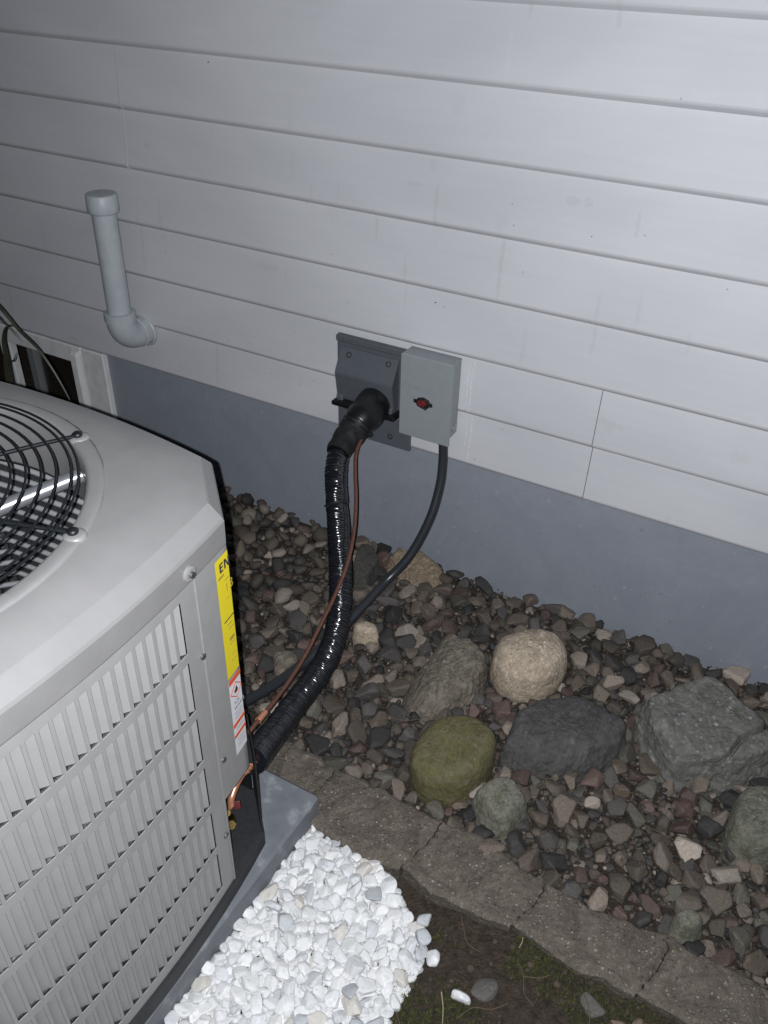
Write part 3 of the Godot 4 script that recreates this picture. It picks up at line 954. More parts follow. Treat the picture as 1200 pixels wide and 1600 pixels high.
func make_unit() -> void:
	var pos := Vector3(-0.33, 0.05, 1.345)
	var t := thing("air_conditioner", "large light grey outdoor air conditioner unit with louvred sides and fan on top", "air conditioner", pos)
	var a := 0.427
	var s := st0()
	# base pan
	var A := outline(a + 0.004, 0.33, 0.0)
	var B := outline(a + 0.004, 0.33, 0.034)
	var C := outline(a - 0.004, 0.33, 0.042)
	loft(s, A, B, 14, 0)
	loft(s, B, C, 14, 1)
	for i in C.size():
		tri(s, Vector3(0, 0.042, 0), C[i], C[(i + 1) % C.size()])
		tri(s, Vector3.ZERO, A[(i + 1) % A.size()], A[i])
	put("base_pan", done(s), M.base_pan, t)
	# louvred sides: +x is the one in view
	var vent := Node3D.new()
	vent.name = "side_panel"
	t.add_child(vent)
	put("panel_frame", panel_frame(a, -0.222), M.cabinet, vent)
	for r in 6:
		for c in COLS:
			s = st0()
			louvre(s, a, r, c)
			put("louver", done(s), M.cabinet, vent)
	var whole := panel_frame(a, -0.31)
	s = st0()
	for r in 6:
		for c in COLS:
			louvre(s, a, r, c)
	var all := done(s)
	for side in [1, 2, 3]:
		var o := Node3D.new()
		o.name = numbered("rear_side_panel", t)
		t.add_child(o)
		o.rotation.y = side * PI / 2
		put("panel_frame", whole, M.cabinet, o)
		kind(put("louvers", all, M.cabinet, o), "stuff")
	# plain corner posts
	for side in [1, 2, 3]:
		s = st0()
		var p0 := side_pt(a, side, -0.312, 0.04)
		var p1 := side_pt(a, (side + 1) % 4, 0.312, 0.04)
		var up := Vector3(0, 0.717, 0)
		quad(s, p0, p1, p1 + up, p0 + up)
		put("corner_post", done(s), M.cabinet, t)
	# service panel beside the seam: side strip, folded round the corner
	var yb := 0.262
	var yt := 0.757
	s = st0()
	var ring := []
	for i in 7:
		ring.append(side_pt(a + 0.0008, 0, lerpf(-0.2245, -0.306, i / 6.0), 0))
	var e0: Vector3 = ring[-1]
	var e1 := side_pt(a, 1, 0.306, 0)
	for k in 4:
		ring.append(e0 + (e1 - e0) * [0.02, 0.05, 0.5, 0.98][k])
	var nr := ring.size()
	for i in nr - 1:
		var g := 1 if i < 5 else (2 if i < 8 else 3)
		g = 1
		var low0 := yb - 0.012 * float(i) / nr
		var low1 := yb - 0.012 * float(i + 1) / nr
		var p: Vector3 = ring[i]
		var q: Vector3 = ring[i + 1]
		var nn := Vector3(q.z - p.z, 0, p.x - q.x).normalized() * -0.0016
		if nn.dot(p) > 0:
			nn = -nn
		quad(s, p + Vector3.UP * low0, q + Vector3.UP * low1, q + Vector3.UP * yt, p + Vector3.UP * yt, g)
		quad(s, q + nn + Vector3.UP * low1, p + nn + Vector3.UP * low0, p + nn + Vector3.UP * yt, q + nn + Vector3.UP * yt, 5)
		quad(s, p + nn + Vector3.UP * low0, q + nn + Vector3.UP * low1, q + Vector3.UP * low1, p + Vector3.UP * low0)
	put("service_panel", done(s), M.cabinet, t)
	# valve recess under it; its unlit depth is put into near-black wall colour
	s = st0()
	box(s, Vector3(0.394, 0.147, -0.232), Vector3(0.026, 0.215, 0.004))
	box(s, Vector3(0.3085, 0.147, -0.3085), Vector3(0.003, 0.215, 0.222), 0.0, Basis(Vector3.UP, PI / 4))
	box(s, Vector3(0.3605, 0.145, -0.3655), Vector3(0.003, 0.208, 0.112), 0.0, Basis(Vector3.UP, PI / 4))
	box(s, Vector3(0.275, 0.147, -0.3935), Vector3(0.10, 0.215, 0.003))
	box(s, Vector3(0.335, 0.2585, -0.335), Vector3(0.07, 0.003, 0.13), 0.0, Basis(Vector3.UP, PI / 4))
	put("valve_recess", done(s), M.black, t)
	s = st0()
	tube(s, PackedVector3Array([Vector3(0.345, 0.075, -0.30), Vector3(0.36, 0.082, -0.285)]), func(_i: int, _a: float) -> float: return 0.011, 6)
	tube(s, PackedVector3Array([Vector3(0.33, 0.10, -0.295), Vector3(0.352, 0.105, -0.29)]), func(_i: int, _a: float) -> float: return 0.007, 12)
	put("service_valve", done(s), M.brass, t)
	put("warning_tag", box_mesh(Vector3(0.362, 0.118, -0.307), Vector3(0.012, 0.022, 0.0015), 0.0004, Basis(Vector3.UP, 0.8)), M.red, t)
	# screws on the seam
	for q in [[0.600, -0.217], [0.353, -0.234], [0.178, -0.214]]:
		s = st0()
		lathe(s, [Vector2(0.0058, 0.0), Vector2(0.0055, 0.0022), Vector2(0.0035, 0.0032), Vector2(0.0, 0.0033)], 6, Transform3D(Basis(Vector3(0, 0, 1), -PI / 2), side_pt(a + 0.001, 0, q[1], q[0])), true)
		put("screw", done(s), M.screw, t)
	make_labels(t, a)
	make_lid(t)
	make_coil(t)

func make_labels(t: Node3D, a: float) -> void:
	var tl := -0.271
	var te := -0.306
	for spec in [["energy_label", 0.733, 0.500, M.yellow], ["hazard_label", 0.494, 0.322, M.paper]]:
		var o := Node3D.new()
		o.name = spec[0]
		t.add_child(o)
		var y1: float = spec[1]
		var y0: float = spec[2]
		var p0 := side_pt(a + 0.0014, 0, tl, 0)
		var p1 := side_pt(a + 0.0014, 0, te, 0)
		var r1 := (p1 - p0).normalized()
		var n1 := Vector3(-r1.z, 0, r1.x)
		var e0 := side_pt(a, 0, te, 0)
		var e1 := side_pt(a, 1, -te, 0)
		var r2 := (e1 - e0).normalized()
		var n2 := Vector3(-r2.z, 0, r2.x)
		var w1 := p0.distance_to(p1)
		var w2 := 0.085
		var q0 := e0 + n2 * 0.0014
		var s := st0()
		quad(s, p0 + Vector3.UP * y0, p1 + Vector3.UP * y0, p1 + Vector3.UP * y1, p0 + Vector3.UP * y1)
		quad(s, p1 + Vector3.UP * y0, q0 + Vector3.UP * y0, q0 + Vector3.UP * y1, p1 + Vector3.UP * y1)
		quad(s, q0 + Vector3.UP * y0, q0 + r2 * w2 + Vector3.UP * y0, q0 + r2 * w2 + Vector3.UP * y1, q0 + Vector3.UP * y1)
		put("sticker", done(s), spec[3], o)
		var F1 := Transform3D(Basis(r1, Vector3.UP, n1), p0 + Vector3.UP * y1 + n1 * 0.0003)
		var F2 := Transform3D(Basis(r2, Vector3.UP, n2), q0 + Vector3.UP * y1 + n2 * 0.0003)
		var at := func(F: Transform3D, x: float, y: float) -> Transform3D: return Transform3D(F.basis, F * Vector3(x, y, 0))
		var bar := func(F: Transform3D, x: float, y: float, w: float, h: float, mt: Material, nm: String) -> void:
			put(nm, box_mesh(Vector3(x + w / 2, y, 0), Vector3(w, h, 0.0004)), mt, o, F)
		if spec[0] == "energy_label":
			text("lettering", "EN", 0.0165, M.ink, o, at.call(F1, 0.0085, -0.019), "Droid Sans", true)
			text("lettering", "ERGYGUIDE", 0.0165, M.ink, o, at.call(F2, 0.001, -0.019), "Droid Sans", true)
			text("lettering", "13", 0.016, M.faint_ink, o, at.call(F1, 0.018, -0.062))
			text("lettering", ".4", 0.016, M.faint_ink, o, at.call(F2, 0.001, -0.062))
			bar.call(F1, 0.004, -0.034, 0.016, 0.005, M.faint_ink, "print_line")
			bar.call(F1, 0.020, -0.046, 0.014, 0.002, M.faint_ink, "print_line")
			bar.call(F1, 0.020, -0.082, 0.012, 0.0015, M.faint_ink, "print_line")
			bar.call(F1, 0.008, -0.120, w1 - 0.008, 0.0018, M.ink, "scale_line")
			bar.call(F2, 0.0, -0.120, 0.075, 0.0018, M.ink, "scale_line")
			for k in 4:
				bar.call(F1, 0.017 if k else 0.014, -0.130 - k * 0.0095 - (0.012 if k > 1 else 0.0), 0.014, 0.0022 if k != 2 else 0.008, M.faint_ink, "print_line")
			bar.call(F1, 0.014, -0.205, 0.018, 0.0014, M.faint_ink, "print_line")
			bar.call(F1, 0.018, -0.193, 0.014, 0.0014, M.faint_ink, "print_line")
		else:
			for b in [[-0.005, 0.010], [-0.103, 0.008], [-0.128, 0.007]]:
				bar.call(F1, 0.0005, b[0], w1 - 0.0005, b[1], M.orange, "orange_band")
				bar.call(F2, 0.0, b[0], w2 - 0.001, b[1], M.orange, "orange_band")
			# flame sign in a diamond
			var c := Vector3(0.019, -0.031, 0.0002)
			for k in 4:
				var ang := PI / 4 + PI / 2 * k
				var m := c + Vector3(cos(ang), sin(ang), 0) * 0.0118
				put("diamond_edge", box_mesh(m, Vector3(0.0245, 0.0017, 0.0004), 0.0, Basis(Vector3(0, 0, 1), ang + PI / 2)), M.orange, o, F1)
			s = st0()
			var fl := [Vector2(-0.0045, -0.006), Vector2(0.004, -0.006), Vector2(0.0058, -0.001), Vector2(0.003, 0.003), Vector2(0.0032, 0.0075), Vector2(-0.001, 0.005), Vector2(-0.0028, 0.001), Vector2(-0.0058, 0.0005)]
			for k in range(1, fl.size() - 1):
				tri(s, c + Vector3(fl[0].x, fl[0].y, 0), c + Vector3(fl[k].x, fl[k].y, 0), c + Vector3(fl[k + 1].x, fl[k + 1].y, 0))
			put("flame_sign", done(s), M.ink, o, F1)
			text("lettering", "A2L", 0.0075, M.grey_ink, o, at.call(F1, 0.009, -0.056), "Droid Sans", true)
			text("lettering", "WARN", 0.0075, M.grey_ink, o, at.call(F1, 0.009, -0.068), "Droid Sans", true)
			text("lettering", "ING", 0.0075, M.grey_ink, o, at.call(F2, 0.001, -0.068), "Droid Sans", true)
			for k in 10:
				var y := [-0.0775, -0.0825, -0.0875, -0.0925, -0.1125, -0.1175, -0.1385, -0.1445, -0.1505, -0.1565]
				bar.call(F1, 0.007 + 0.003 * (k % 2), y[k], w1 - 0.012, 0.0014, M.grey_ink, "print_line")

func make_lid(t: Node3D) -> void:
	var lid := Node3D.new()
	lid.name = "top_cover"
	t.add_child(lid)
	var s := st0()
	var n := 14
	var loops := [outline(0.418, 0.302, 0.752), outline(0.431, 0.300, 0.748), outline(0.4325, 0.300, 0.751), outline(0.4335, 0.300, 0.790), outline(0.4315, 0.299, 0.795), outline(0.4130, 0.296, 0.8140), outline(0.4105, 0.2945, 0.8160)]
	for i in loops.size() - 1:
		loft(s, loops[i], loops[i + 1], n, i)
	var top: Array = loops[-1]
	var circ := func(r: float, y: float) -> Array:
		var c := []
		for p in top:
			var d := Vector3(p.x, 0, p.z).normalized()
			c.append(d * r + Vector3(0, y, 0))
		return c
	var rings := [top]
	for k in [1, 2, 3]:
		var c: Array = circ.call(0.349, 0.8345)
		var b := []
		for i in top.size():
			var u: float = k / 3.0
			var p: Vector3 = top[i].lerp(c[i], u)
			p.y = lerpf(0.816, 0.8345, sin(u * PI / 2))
			b.append(p)
		rings.append(b)
	for i in rings.size() - 1:
		for q in top.size():
			var j := (q + 1) % top.size()
			quad(s, rings[i][q], rings[i][j], rings[i + 1][j], rings[i + 1][q], 500)
	put("cover_shell", done(s), M.lid, lid)
	# ring round the fan opening, with a small groove against the shell
	s = st0()
	lathe(s, [Vector2(0.3495, 0.832), Vector2(0.3475, 0.8325), Vector2(0.3470, 0.8355), Vector2(0.3455, 0.8368), Vector2(0.340, 0.8376), Vector2(0.329, 0.8378), Vector2(0.325, 0.8365), Vector2(0.322, 0.832), Vector2(0.321, 0.82), Vector2(0.320, 0.735), Vector2(0.324, 0.725), Vector2(0.3245, 0.735), Vector2(0.3245, 0.81)], 96)
	put("fan_ring", done(s), M.lid, lid)
	# skirt bolts
	for sd in 4:
		for tt in [-0.205, 0.205]:
			s = st0()
			var p := side_pt(0.4335, sd, tt, 0.766)
			var b := Basis(Vector3.UP, sd * PI / 2) * Basis(Vector3(0, 0, 1), -PI / 2)
			lathe(s, [Vector2(0.0125, -0.002), Vector2(0.012, 0.003), Vector2(0.009, 0.0045), Vector2(0.0, 0.0045)], 20, Transform3D(b, p), true)
			var bs := put("bolt_boss", done(s), M.lid, lid)
			s = st0()
			lathe(s, [Vector2(0.0055, 0.004), Vector2(0.005, 0.0085), Vector2(0.0, 0.009)], 6, Transform3D(b, p), true)
			put("bolt", done(s), M.screw, lid)
			bs.set_meta("kind", "thing")
	# fan guard
	var g := Node3D.new()
	g.name = "fan_guard"
	t.add_child(g)
	var dome := func(r: float) -> float: return 0.845 + 0.012 * (1.0 - pow(r / 0.33, 2.0))
	for k in 16:
		var r := 0.3135 - (0.0095 if k == 1 else 0.0) - (0.0095 + (k - 1) * 0.0198 if k > 1 else 0.0)
		if r < 0.045:
			continue
		var tm := TorusMesh.new()
		tm.inner_radius = r - 0.0019
		tm.outer_radius = r + 0.0019
		tm.rings = 80
		tm.ring_segments = 8
		put("guard_ring", tm, M.wire, g, Transform3D(Basis.IDENTITY, Vector3(0, dome.call(r), 0)))
	for k in 8:
		var an := deg_to_rad(-22.0 + 45.0 * k)
		var d := Vector3(cos(an), 0, sin(an))
		var pts := []
		for i in 8:
			var r := lerpf(0.332, 0.03, i / 7.0)
			pts.append(d * r + Vector3(0, dome.call(r) - 0.0038, 0))
		s = st0()
		tube(s, spline(pts, 0.02), func(_i: int, _a: float) -> float: return 0.0032, 10)
		lathe(s, [Vector2(0.0, -0.004), Vector2(0.007, -0.003), Vector2(0.008, 0.001), Vector2(0.005, 0.0035), Vector2(0.0, 0.004)], 16, Transform3D(Basis.IDENTITY, d * 0.334 + Vector3(0, 0.8435, 0)))
		put("guard_spoke", done(s), M.wire, g)
		s = st0()
		lathe(s, [Vector2(0.0155, -0.004), Vector2(0.0145, 0.001), Vector2(0.011, 0.0025), Vector2(0.0, 0.0025)], 20, Transform3D(Basis.IDENTITY, d * 0.336 + Vector3(0, 0.838, 0)))
		put("guard_mount", done(s), M.lid, lid)
	# motor, bracket rods and blades under it
	var an2 := atan2(-0.285, 0.16)
	for k in 3:
		var an := an2 + TAU / 3 * k
		var d := Vector3(cos(an), 0, sin(an))
		put("motor_rod", tube_mesh(PackedVector3Array([d * 0.3205 + Vector3(0, 0.795, 0), d * 0.2 + Vector3(0, 0.775, 0), d * 0.05 + Vector3(0, 0.745, 0)]), 0.0115, 20), M.steel, t)
	s = st0()
	lathe(s, [Vector2(0.0, 0.55), Vector2(0.06, 0.555), Vector2(0.065, 0.57), Vector2(0.065, 0.74), Vector2(0.055, 0.755), Vector2(0.0, 0.76)], 32)
	put("fan_motor", done(s), M.base_pan, t)
	for k in 3:
		s = st0()
		var nu := 8
		var nv := 8
		var P := func(u: float, v: float) -> Vector3:
			var r := lerpf(0.05, 0.292, v)
			var w := lerpf(0.5, 0.75, v)
			var th := TAU / 3 * k + 0.35 + (u - 0.5) * w * 1.4 + v * 0.2
			return Vector3(cos(th) * r, 0.44 + (u - 0.5) * lerpf(0.09, 0.05, v) + 0.01 * sin(u * PI), -sin(th) * r)
		for i in nu:
			for j in nv:
				quad(s, P.call(float(i) / nu, float(j) / nv), P.call(float(i) / nu, float(j + 1) / nv), P.call(float(i + 1) / nu, float(j + 1) / nv), P.call(float(i + 1) / nu, float(j) / nv), 1)
		put("fan_blade", done(s), M.blade, t)

func make_coil(t: Node3D) -> void:
	var coil := Node3D.new()
	coil.name = "condenser_coil"
	t.add_child(coil)
	var s := st0()
	var n := 14
	loft(s, outline(0.396, 0.205, 0.05), outline(0.396, 0.205, 0.745), n, 0)
	put("coil_core", done(s), M.fin, coil)
	for k in 25:
		s = st0()
		var loop := outline(0.3655, 0.185, 0.07 + k * 0.0265, 10)
		var p := PackedVector3Array(loop)
		p.append(loop[0])
		tube(s, p, func(_i: int, _a: float) -> float: return 0.0052, 8, false)
		put("coil_tube", done(s), M.alu, coil)
	for k in 25:
		s = st0()
		var loop := outline(0.3985, 0.205, 0.058 + k * 0.0283, 10)
		var p := PackedVector3Array(loop)
		p.append(loop[0])
		tube(s, p, func(_i: int, _a: float) -> float: return 0.0042, 8, false)
		put("coil_tube", done(s), M.dull_alu, coil)
	s = st0()
	for side in 4:
		for i in 30:
			var tt := lerpf(-0.19, 0.19, i / 29.0)
			var c := side_pt(0.3745, side, tt, 0.395)
			box(s, c, Vector3(0.016, 0.69, 0.006), 0.0, Basis(Vector3.UP, side * PI / 2))
		for i in 14:
			var c := side_pt(0.3745, side, -0.195, 0.395).lerp(side_pt(0.3745, (side + 1) % 4, 0.195, 0.395), (i + 0.5) / 14.0)
			box(s, c, Vector3(0.016, 0.69, 0.006), 0.0, Basis(Vector3.UP, side * PI / 2 + PI / 4))
	put("coil_fins", done(s), M.fin, coil)

func make_pad() -> void:
	var s := st0()
	box(s, Vector3(0, 0.0, 0), Vector3(0.935, 0.1, 0.945), 0.006)
	var o := put("equipment_pad", done(s), M.pad, self, Transform3D(Basis.IDENTITY, Vector3(0.1 - 0.4675, 0.0, 0.867 + 0.4725)))
	tag(o, "flat grey moulded pad with scuffed edge under the air conditioner", "pad")

var soil_noise: FastNoiseLite
func ground_y(px: float, pz: float) -> float:
	if soil_noise == null:
		soil_noise = FastNoiseLite.new()
		soil_noise.seed = 5
		soil_noise.frequency = 5.0
		soil_noise.fractal_octaves = 5
	if pz < 0.75:
		return -0.034
	var fine := 0.014 * soil_noise.get_noise_2d(px, pz) + 0.008 * soil_noise.get_noise_2d(px * 4.0 + 30.0, pz * 4.0)
	var dug := 0.022 * (1.0 - smoothstep(0.39, 0.46, px)) * smoothstep(0.86, 0.90, pz)      # the bed dug for the marble chips
	return -0.018 + fine + 0.006 * smoothstep(1.05, 1.3, pz) - dug

func make_ground() -> void:
	var xs := [-40.0, -12.0, -5.0, -3.0, -1.6, -0.8]
	var x := -0.3
	while x < 2.0:
		xs.append(x)
		x += 0.016
	xs.append_array([2.2, 2.6, 3.5, 6.0, 12.0, 40.0])
	var zs := [-30.0, -8.0, -2.6, -0.12, 0.1, 0.3, 0.5, 0.7]
	var z := 0.8
	while z < 2.2:
		zs.append(z)
		z += 0.016
	zs.append_array([2.5, 3.0, 4.0, 7.0, 14.0, 40.0])
	var s := st0()
	var H := ground_y
	for i in xs.size() - 1:
		for j in zs.size() - 1:
			var a := Vector3(xs[i], H.call(xs[i], zs[j]), zs[j])
			var b := Vector3(xs[i + 1], H.call(xs[i + 1], zs[j]), zs[j])
			var c := Vector3(xs[i + 1], H.call(xs[i + 1], zs[j + 1]), zs[j + 1])
			var d := Vector3(xs[i], H.call(xs[i], zs[j + 1]), zs[j + 1])
			quad(s, d, c, b, a, 1)
	kind(put("ground", done(s), M.soil), "structure")

func make_edging() -> void:
	var e := Node3D.new()
	e.name = "concrete_edging"
	add_child(e)
	kind(e, "structure")
	e.set_meta("label", "low scalloped concrete edging between the dark stones and the bare soil")
	var nz := FastNoiseLite.new()
	nz.seed = 77
	nz.frequency = 6.0
	nz.fractal_octaves = 4
	var cuts := [-0.86, -0.63, -0.40, -0.17, 0.066, 0.326, 0.563, 0.803, 1.045, 1.285, 1.53, 1.77]
	for b in cuts.size() - 1:
		var s := st0()
		var nu := 40
		var nv := 26
		var P := func(u: float, v: float) -> Vector3:
			var side := func(c: int, vv: float) -> float:
				return cuts[c] + 0.009 * sin(vv * PI * 1.3 + 0.2) - 0.012 * vv + 0.006 * nz.get_noise_2d(c * 13.0, vv * 1.2)
			var px: float = lerpf(side.call(b, v) + 0.0014, side.call(b + 1, v) - 0.0014, u)
			var zt := 0.758 + 0.016 * nz.get_noise_2d(px * 0.7, 4.0) + 0.022 * smoothstep(0.4, 0.6, px) - 0.004
			var zb := 0.902 + 0.013 * sin((u - 0.1) * PI) + 0.010 * nz.get_noise_2d(px * 1.6, 9.0) - 0.004
			var pz := lerpf(zt, zb, v)
			var ed: float = minf(minf(u, 1.0 - u) * 0.24, minf(v, 1.0 - v) * 0.15)
			var drop: float = 0.006 * pow(1.0 - clampf(ed / 0.008, 0.0, 1.0), 2.0)
			var y: float = 0.002 + 0.006 * nz.get_noise_2d(px * 1.5 + 50.0, pz * 1.5) + 0.0045 * nz.get_noise_2d(px * 9.0, pz * 9.0) - drop
			return Vector3(px, y, pz)
		for i in nu:
			for j in nv:
				quad(s, P.call(float(i) / nu, float(j + 1) / nv), P.call(float(i + 1) / nu, float(j + 1) / nv), P.call(float(i + 1) / nu, float(j) / nv), P.call(float(i) / nu, float(j) / nv), 1)
		var rim := []
		for i in nu:
			rim.append(P.call(float(i) / nu, 1.0))
		for j in nv:
			rim.append(P.call(1.0, 1.0 - float(j) / nv))
		for i in nu:
			rim.append(P.call(1.0 - float(i) / nu, 0.0))
		for j in nv:
			rim.append(P.call(0.0, float(j) / nv))
		for i in rim.size():
			var p: Vector3 = rim[i]
			var q: Vector3 = rim[(i + 1) % rim.size()]
			quad(s, p - Vector3.UP * 0.07, q - Vector3.UP * 0.07, q, p, 2)
		put("edging_block", done(s), M.edging, e)

func make_boulders() -> Array:
	var holes := []
	var across := Vector2(0.873, -0.488)
	var away := Vector2(-0.488, -0.873)
	var tan_m := speckled(lin(0.312, 0.250, 0.181), lin(0.587, 0.500, 0.394), [lin(0.750, 0.675, 0.575), lin(0.163, 0.119, 0.088), lin(0.450, 0.312, 0.213)], 1170, 0.16, 0.85, 101, 0.22, 9, lin(0.325, 0.250, 0.163), 0.8)
	var slab_m := speckled(lin(0.085, 0.072, 0.055), lin(0.220, 0.190, 0.150), [lin(0.250, 0.220, 0.170), lin(0.080, 0.070, 0.050), lin(0.150, 0.110, 0.080)], 810, 0.2, 0.9, 102, 0.35, 9, lin(0.220, 0.195, 0.155), 0.8)
	var moss_m := speckled(lin(0.082, 0.073, 0.030), lin(0.135, 0.118, 0.047), [lin(0.17, 0.15, 0.085), lin(0.065, 0.058, 0.027), lin(0.115, 0.105, 0.034)], 675, 0.22, 0.9, 103, 0.26, 9, lin(0.135, 0.115, 0.075), 0.7)
	var green_m := speckled(lin(0.084, 0.083, 0.059), lin(0.183, 0.176, 0.136), [lin(0.206, 0.206, 0.168), lin(0.084, 0.094, 0.047)], 630, 0.2, 0.9, 104, 0.22, 9, lin(0.178, 0.173, 0.150), 0.8)
	var dark_m := speckled(lin(0.039, 0.037, 0.036), lin(0.093, 0.089, 0.088), [lin(0.118, 0.115, 0.115), lin(0.039, 0.041, 0.033)], 405, 0.25, 0.8, 105, 0.26, 9, lin(0.066, 0.064, 0.055), 0.8)
	var big_m := speckled(lin(0.093, 0.091, 0.082), lin(0.197, 0.192, 0.178), [lin(0.360, 0.360, 0.339), lin(0.240, 0.240, 0.218), lin(0.076, 0.082, 0.060)], 675, 0.25, 0.85, 106, 0.26, 9, lin(0.115, 0.109, 0.085), 0.8)
	var black_m := speckled(lin(0.04, 0.04, 0.037), lin(0.07, 0.068, 0.06), [lin(0.11, 0.10, 0.09)], 315, 0.2, 0.85, 107, 0.26, 9, lin(0.075, 0.065, 0.05), 0.8)
	var sand_m := speckled(lin(0.18, 0.135, 0.092), lin(0.33, 0.255, 0.18), [lin(0.5, 0.42, 0.33), lin(0.2, 0.14, 0.09)], 990, 0.15, 0.95, 108, 0.44, 9, lin(0.22, 0.165, 0.11), 0.8)
	var defs := [
		["boulder", "rounded tan boulder, palest of the large rocks among the dark stones", [0.236, 0.305, 0.225, 0.228, 0.268, 0.163, 0.323, 0.142, 0.38, 0.173, 0.411, 0.242, 0.406, 0.325, 0.355, 0.378, 0.287, 0.372], 0.092, -0.07, 3.0, 0.0, 0.05, 201, tan_m, [], Vector2.ZERO],
		["boulder", "brownish grey weathered boulder left of the pale tan boulder", [0.095, 0.303, 0.157, 0.265, 0.233, 0.327, 0.252, 0.450, 0.218, 0.546, 0.143, 0.554, 0.109, 0.519, 0.096, 0.408], 0.062, -0.07, 9.0, 0.2, 0.12, 202, slab_m, [[Vector3(-0.7, 0.7, 0.2), 0.055]], Vector2(0.12, 0.1)],
		["boulder", "round mossy olive green boulder touching the concrete edging", [0.229, 0.715, 0.203, 0.613, 0.243, 0.533, 0.307, 0.519, 0.365, 0.569, 0.381, 0.649, 0.371, 0.715, 0.325, 0.752, 0.273, 0.752], 0.080, -0.07, 5.0, 0.0, 0.05, 203, moss_m, [], Vector2(0, 0.1)],
		["boulder", "small angular grey-green rock beside the mossy olive boulder", [0.370, 0.694, 0.380, 0.641, 0.419, 0.612, 0.476, 0.659, 0.473, 0.740, 0.437, 0.752], 0.052, -0.06, 11.0, 0.2, 0.08, 204, green_m, [], Vector2(0.1, 0.1)],
		["boulder", "broad dark slate grey boulder in front of the pale tan boulder", [0.388, 0.566, 0.373, 0.413, 0.444, 0.331, 0.539, 0.337, 0.602, 0.387, 0.585, 0.479, 0.523, 0.549, 0.448, 0.580], 0.062, -0.07, 10.0, 0.2, 0.10, 205, dark_m, [[Vector3(0.3, 0.75, 0.6), 0.066]], Vector2(0.0, 0.05)],
		["boulder", "large squarish speckled grey boulder with a crack across its right side", [0.603, 0.308, 0.661, 0.210, 0.718, 0.142, 0.799, 0.181, 0.887, 0.248, 0.917, 0.311, 0.866, 0.391, 0.739, 0.455, 0.662, 0.402], 0.098, -0.08, 16.0, 0.15, 0.07, 206, big_m, [], Vector2(0.06, 0.12)],
		["boulder", "rounded grey-green boulder below the large cracked grey boulder", [0.852, 0.490, 0.849, 0.397, 0.912, 0.354, 0.976, 0.399, 0.970, 0.521, 0.919, 0.570, 0.872, 0.546], 0.068, -0.06, 7.0, 0.08, 0.07, 207, green_m, [], Vector2.ZERO],
		["boulder", "angular blackish rock behind the hanging copper and insulated pipes", [-0.241, 0.203, -0.280, 0.089, -0.233, 0.060, -0.173, 0.128, -0.161, 0.235, -0.201, 0.259], 0.048, -0.05, 16.0, 0.12, 0.07, 208, black_m, [], Vector2(0.25, 0.1)],
		["boulder", "crumbly tan sandstone lump against the foundation behind the conduit", [-0.190, 0.105, -0.215, 0.02, -0.137, 0.0, -0.030, 0.012, 0.02, 0.07, -0.039, 0.13, -0.126, 0.125], 0.026, -0.05, 6.0, 0.3, 0.25, 209, sand_m, [], Vector2(0.15, 0.45)],
		["boulder", "pale oval cobble just right of the insulated pipe", [-0.124, 0.368, -0.108, 0.345, -0.085, 0.338, -0.058, 0.352, -0.050, 0.376, -0.068, 0.392, -0.102, 0.394], 0.042, -0.03, 5.0, 0.1, 0.04, 210, tan_m, [], Vector2.ZERO],
		["boulder", "pinkish grey oval cobble between the conduit and the unit", [-0.243, 0.558, -0.225, 0.532, -0.195, 0.528, -0.172, 0.548, -0.180, 0.576, -0.215, 0.584], 0.036, -0.03, 5.0, 0.1, 0.04, 211, slab_m, [], Vector2.ZERO],
		["boulder", "small round olive stone near the edging below the grey-green boulder", [0.800, 0.742, 0.812, 0.718, 0.840, 0.716, 0.857, 0.740, 0.846, 0.770, 0.815, 0.772], 0.045, -0.03, 6.0, 0.15, 0.05, 212, green_m, [], Vector2.ZERO],
	]
	for d in defs:
		var mid := Vector2.ZERO                                       # the outlines were read at half height: widen them and pull the foot in
		var far := -9.0
		var cnt: int = d[2].size() / 2
		for i in cnt:
			mid += Vector2(d[2][i * 2], d[2][i * 2 + 1]) / cnt
		for i in cnt:
			far = maxf(far, (Vector2(d[2][i * 2], d[2][i * 2 + 1]) - mid).dot(away))
		for i in cnt:
			var q := Vector2(d[2][i * 2], d[2][i * 2 + 1]) - mid
			q = mid + across * q.dot(across) * (1.30 if d[8] == 201 else (0.85 if d[8] in [208, 209] else (1.03 if d[8] == 206 else 1.15))) + away * (far - (far - q.dot(away)) * (0.95 if d[8] == 201 else (0.7 if d[8] == 208 else 0.86)))
			d[2][i * 2] = q.x
			d[2][i * 2 + 1] = q.y
		var o := boulder(d[0], d[1], d[2], d[3], d[4], d[5], d[6], d[7], d[8], d[9], d[10], d[11], [Vector2(0.77, 0.416), Vector2(0.855, 0.24)] if d[8] == 206 else [])
		var poly := PackedVector2Array()
		var c := Vector2(o.position.x, o.position.z)
		for i in d[2].size() / 2:
			poly.append(c + (Vector2(d[2][i * 2], d[2][i * 2 + 1]) - c) * 0.98)
		holes.append(poly)
	return holes

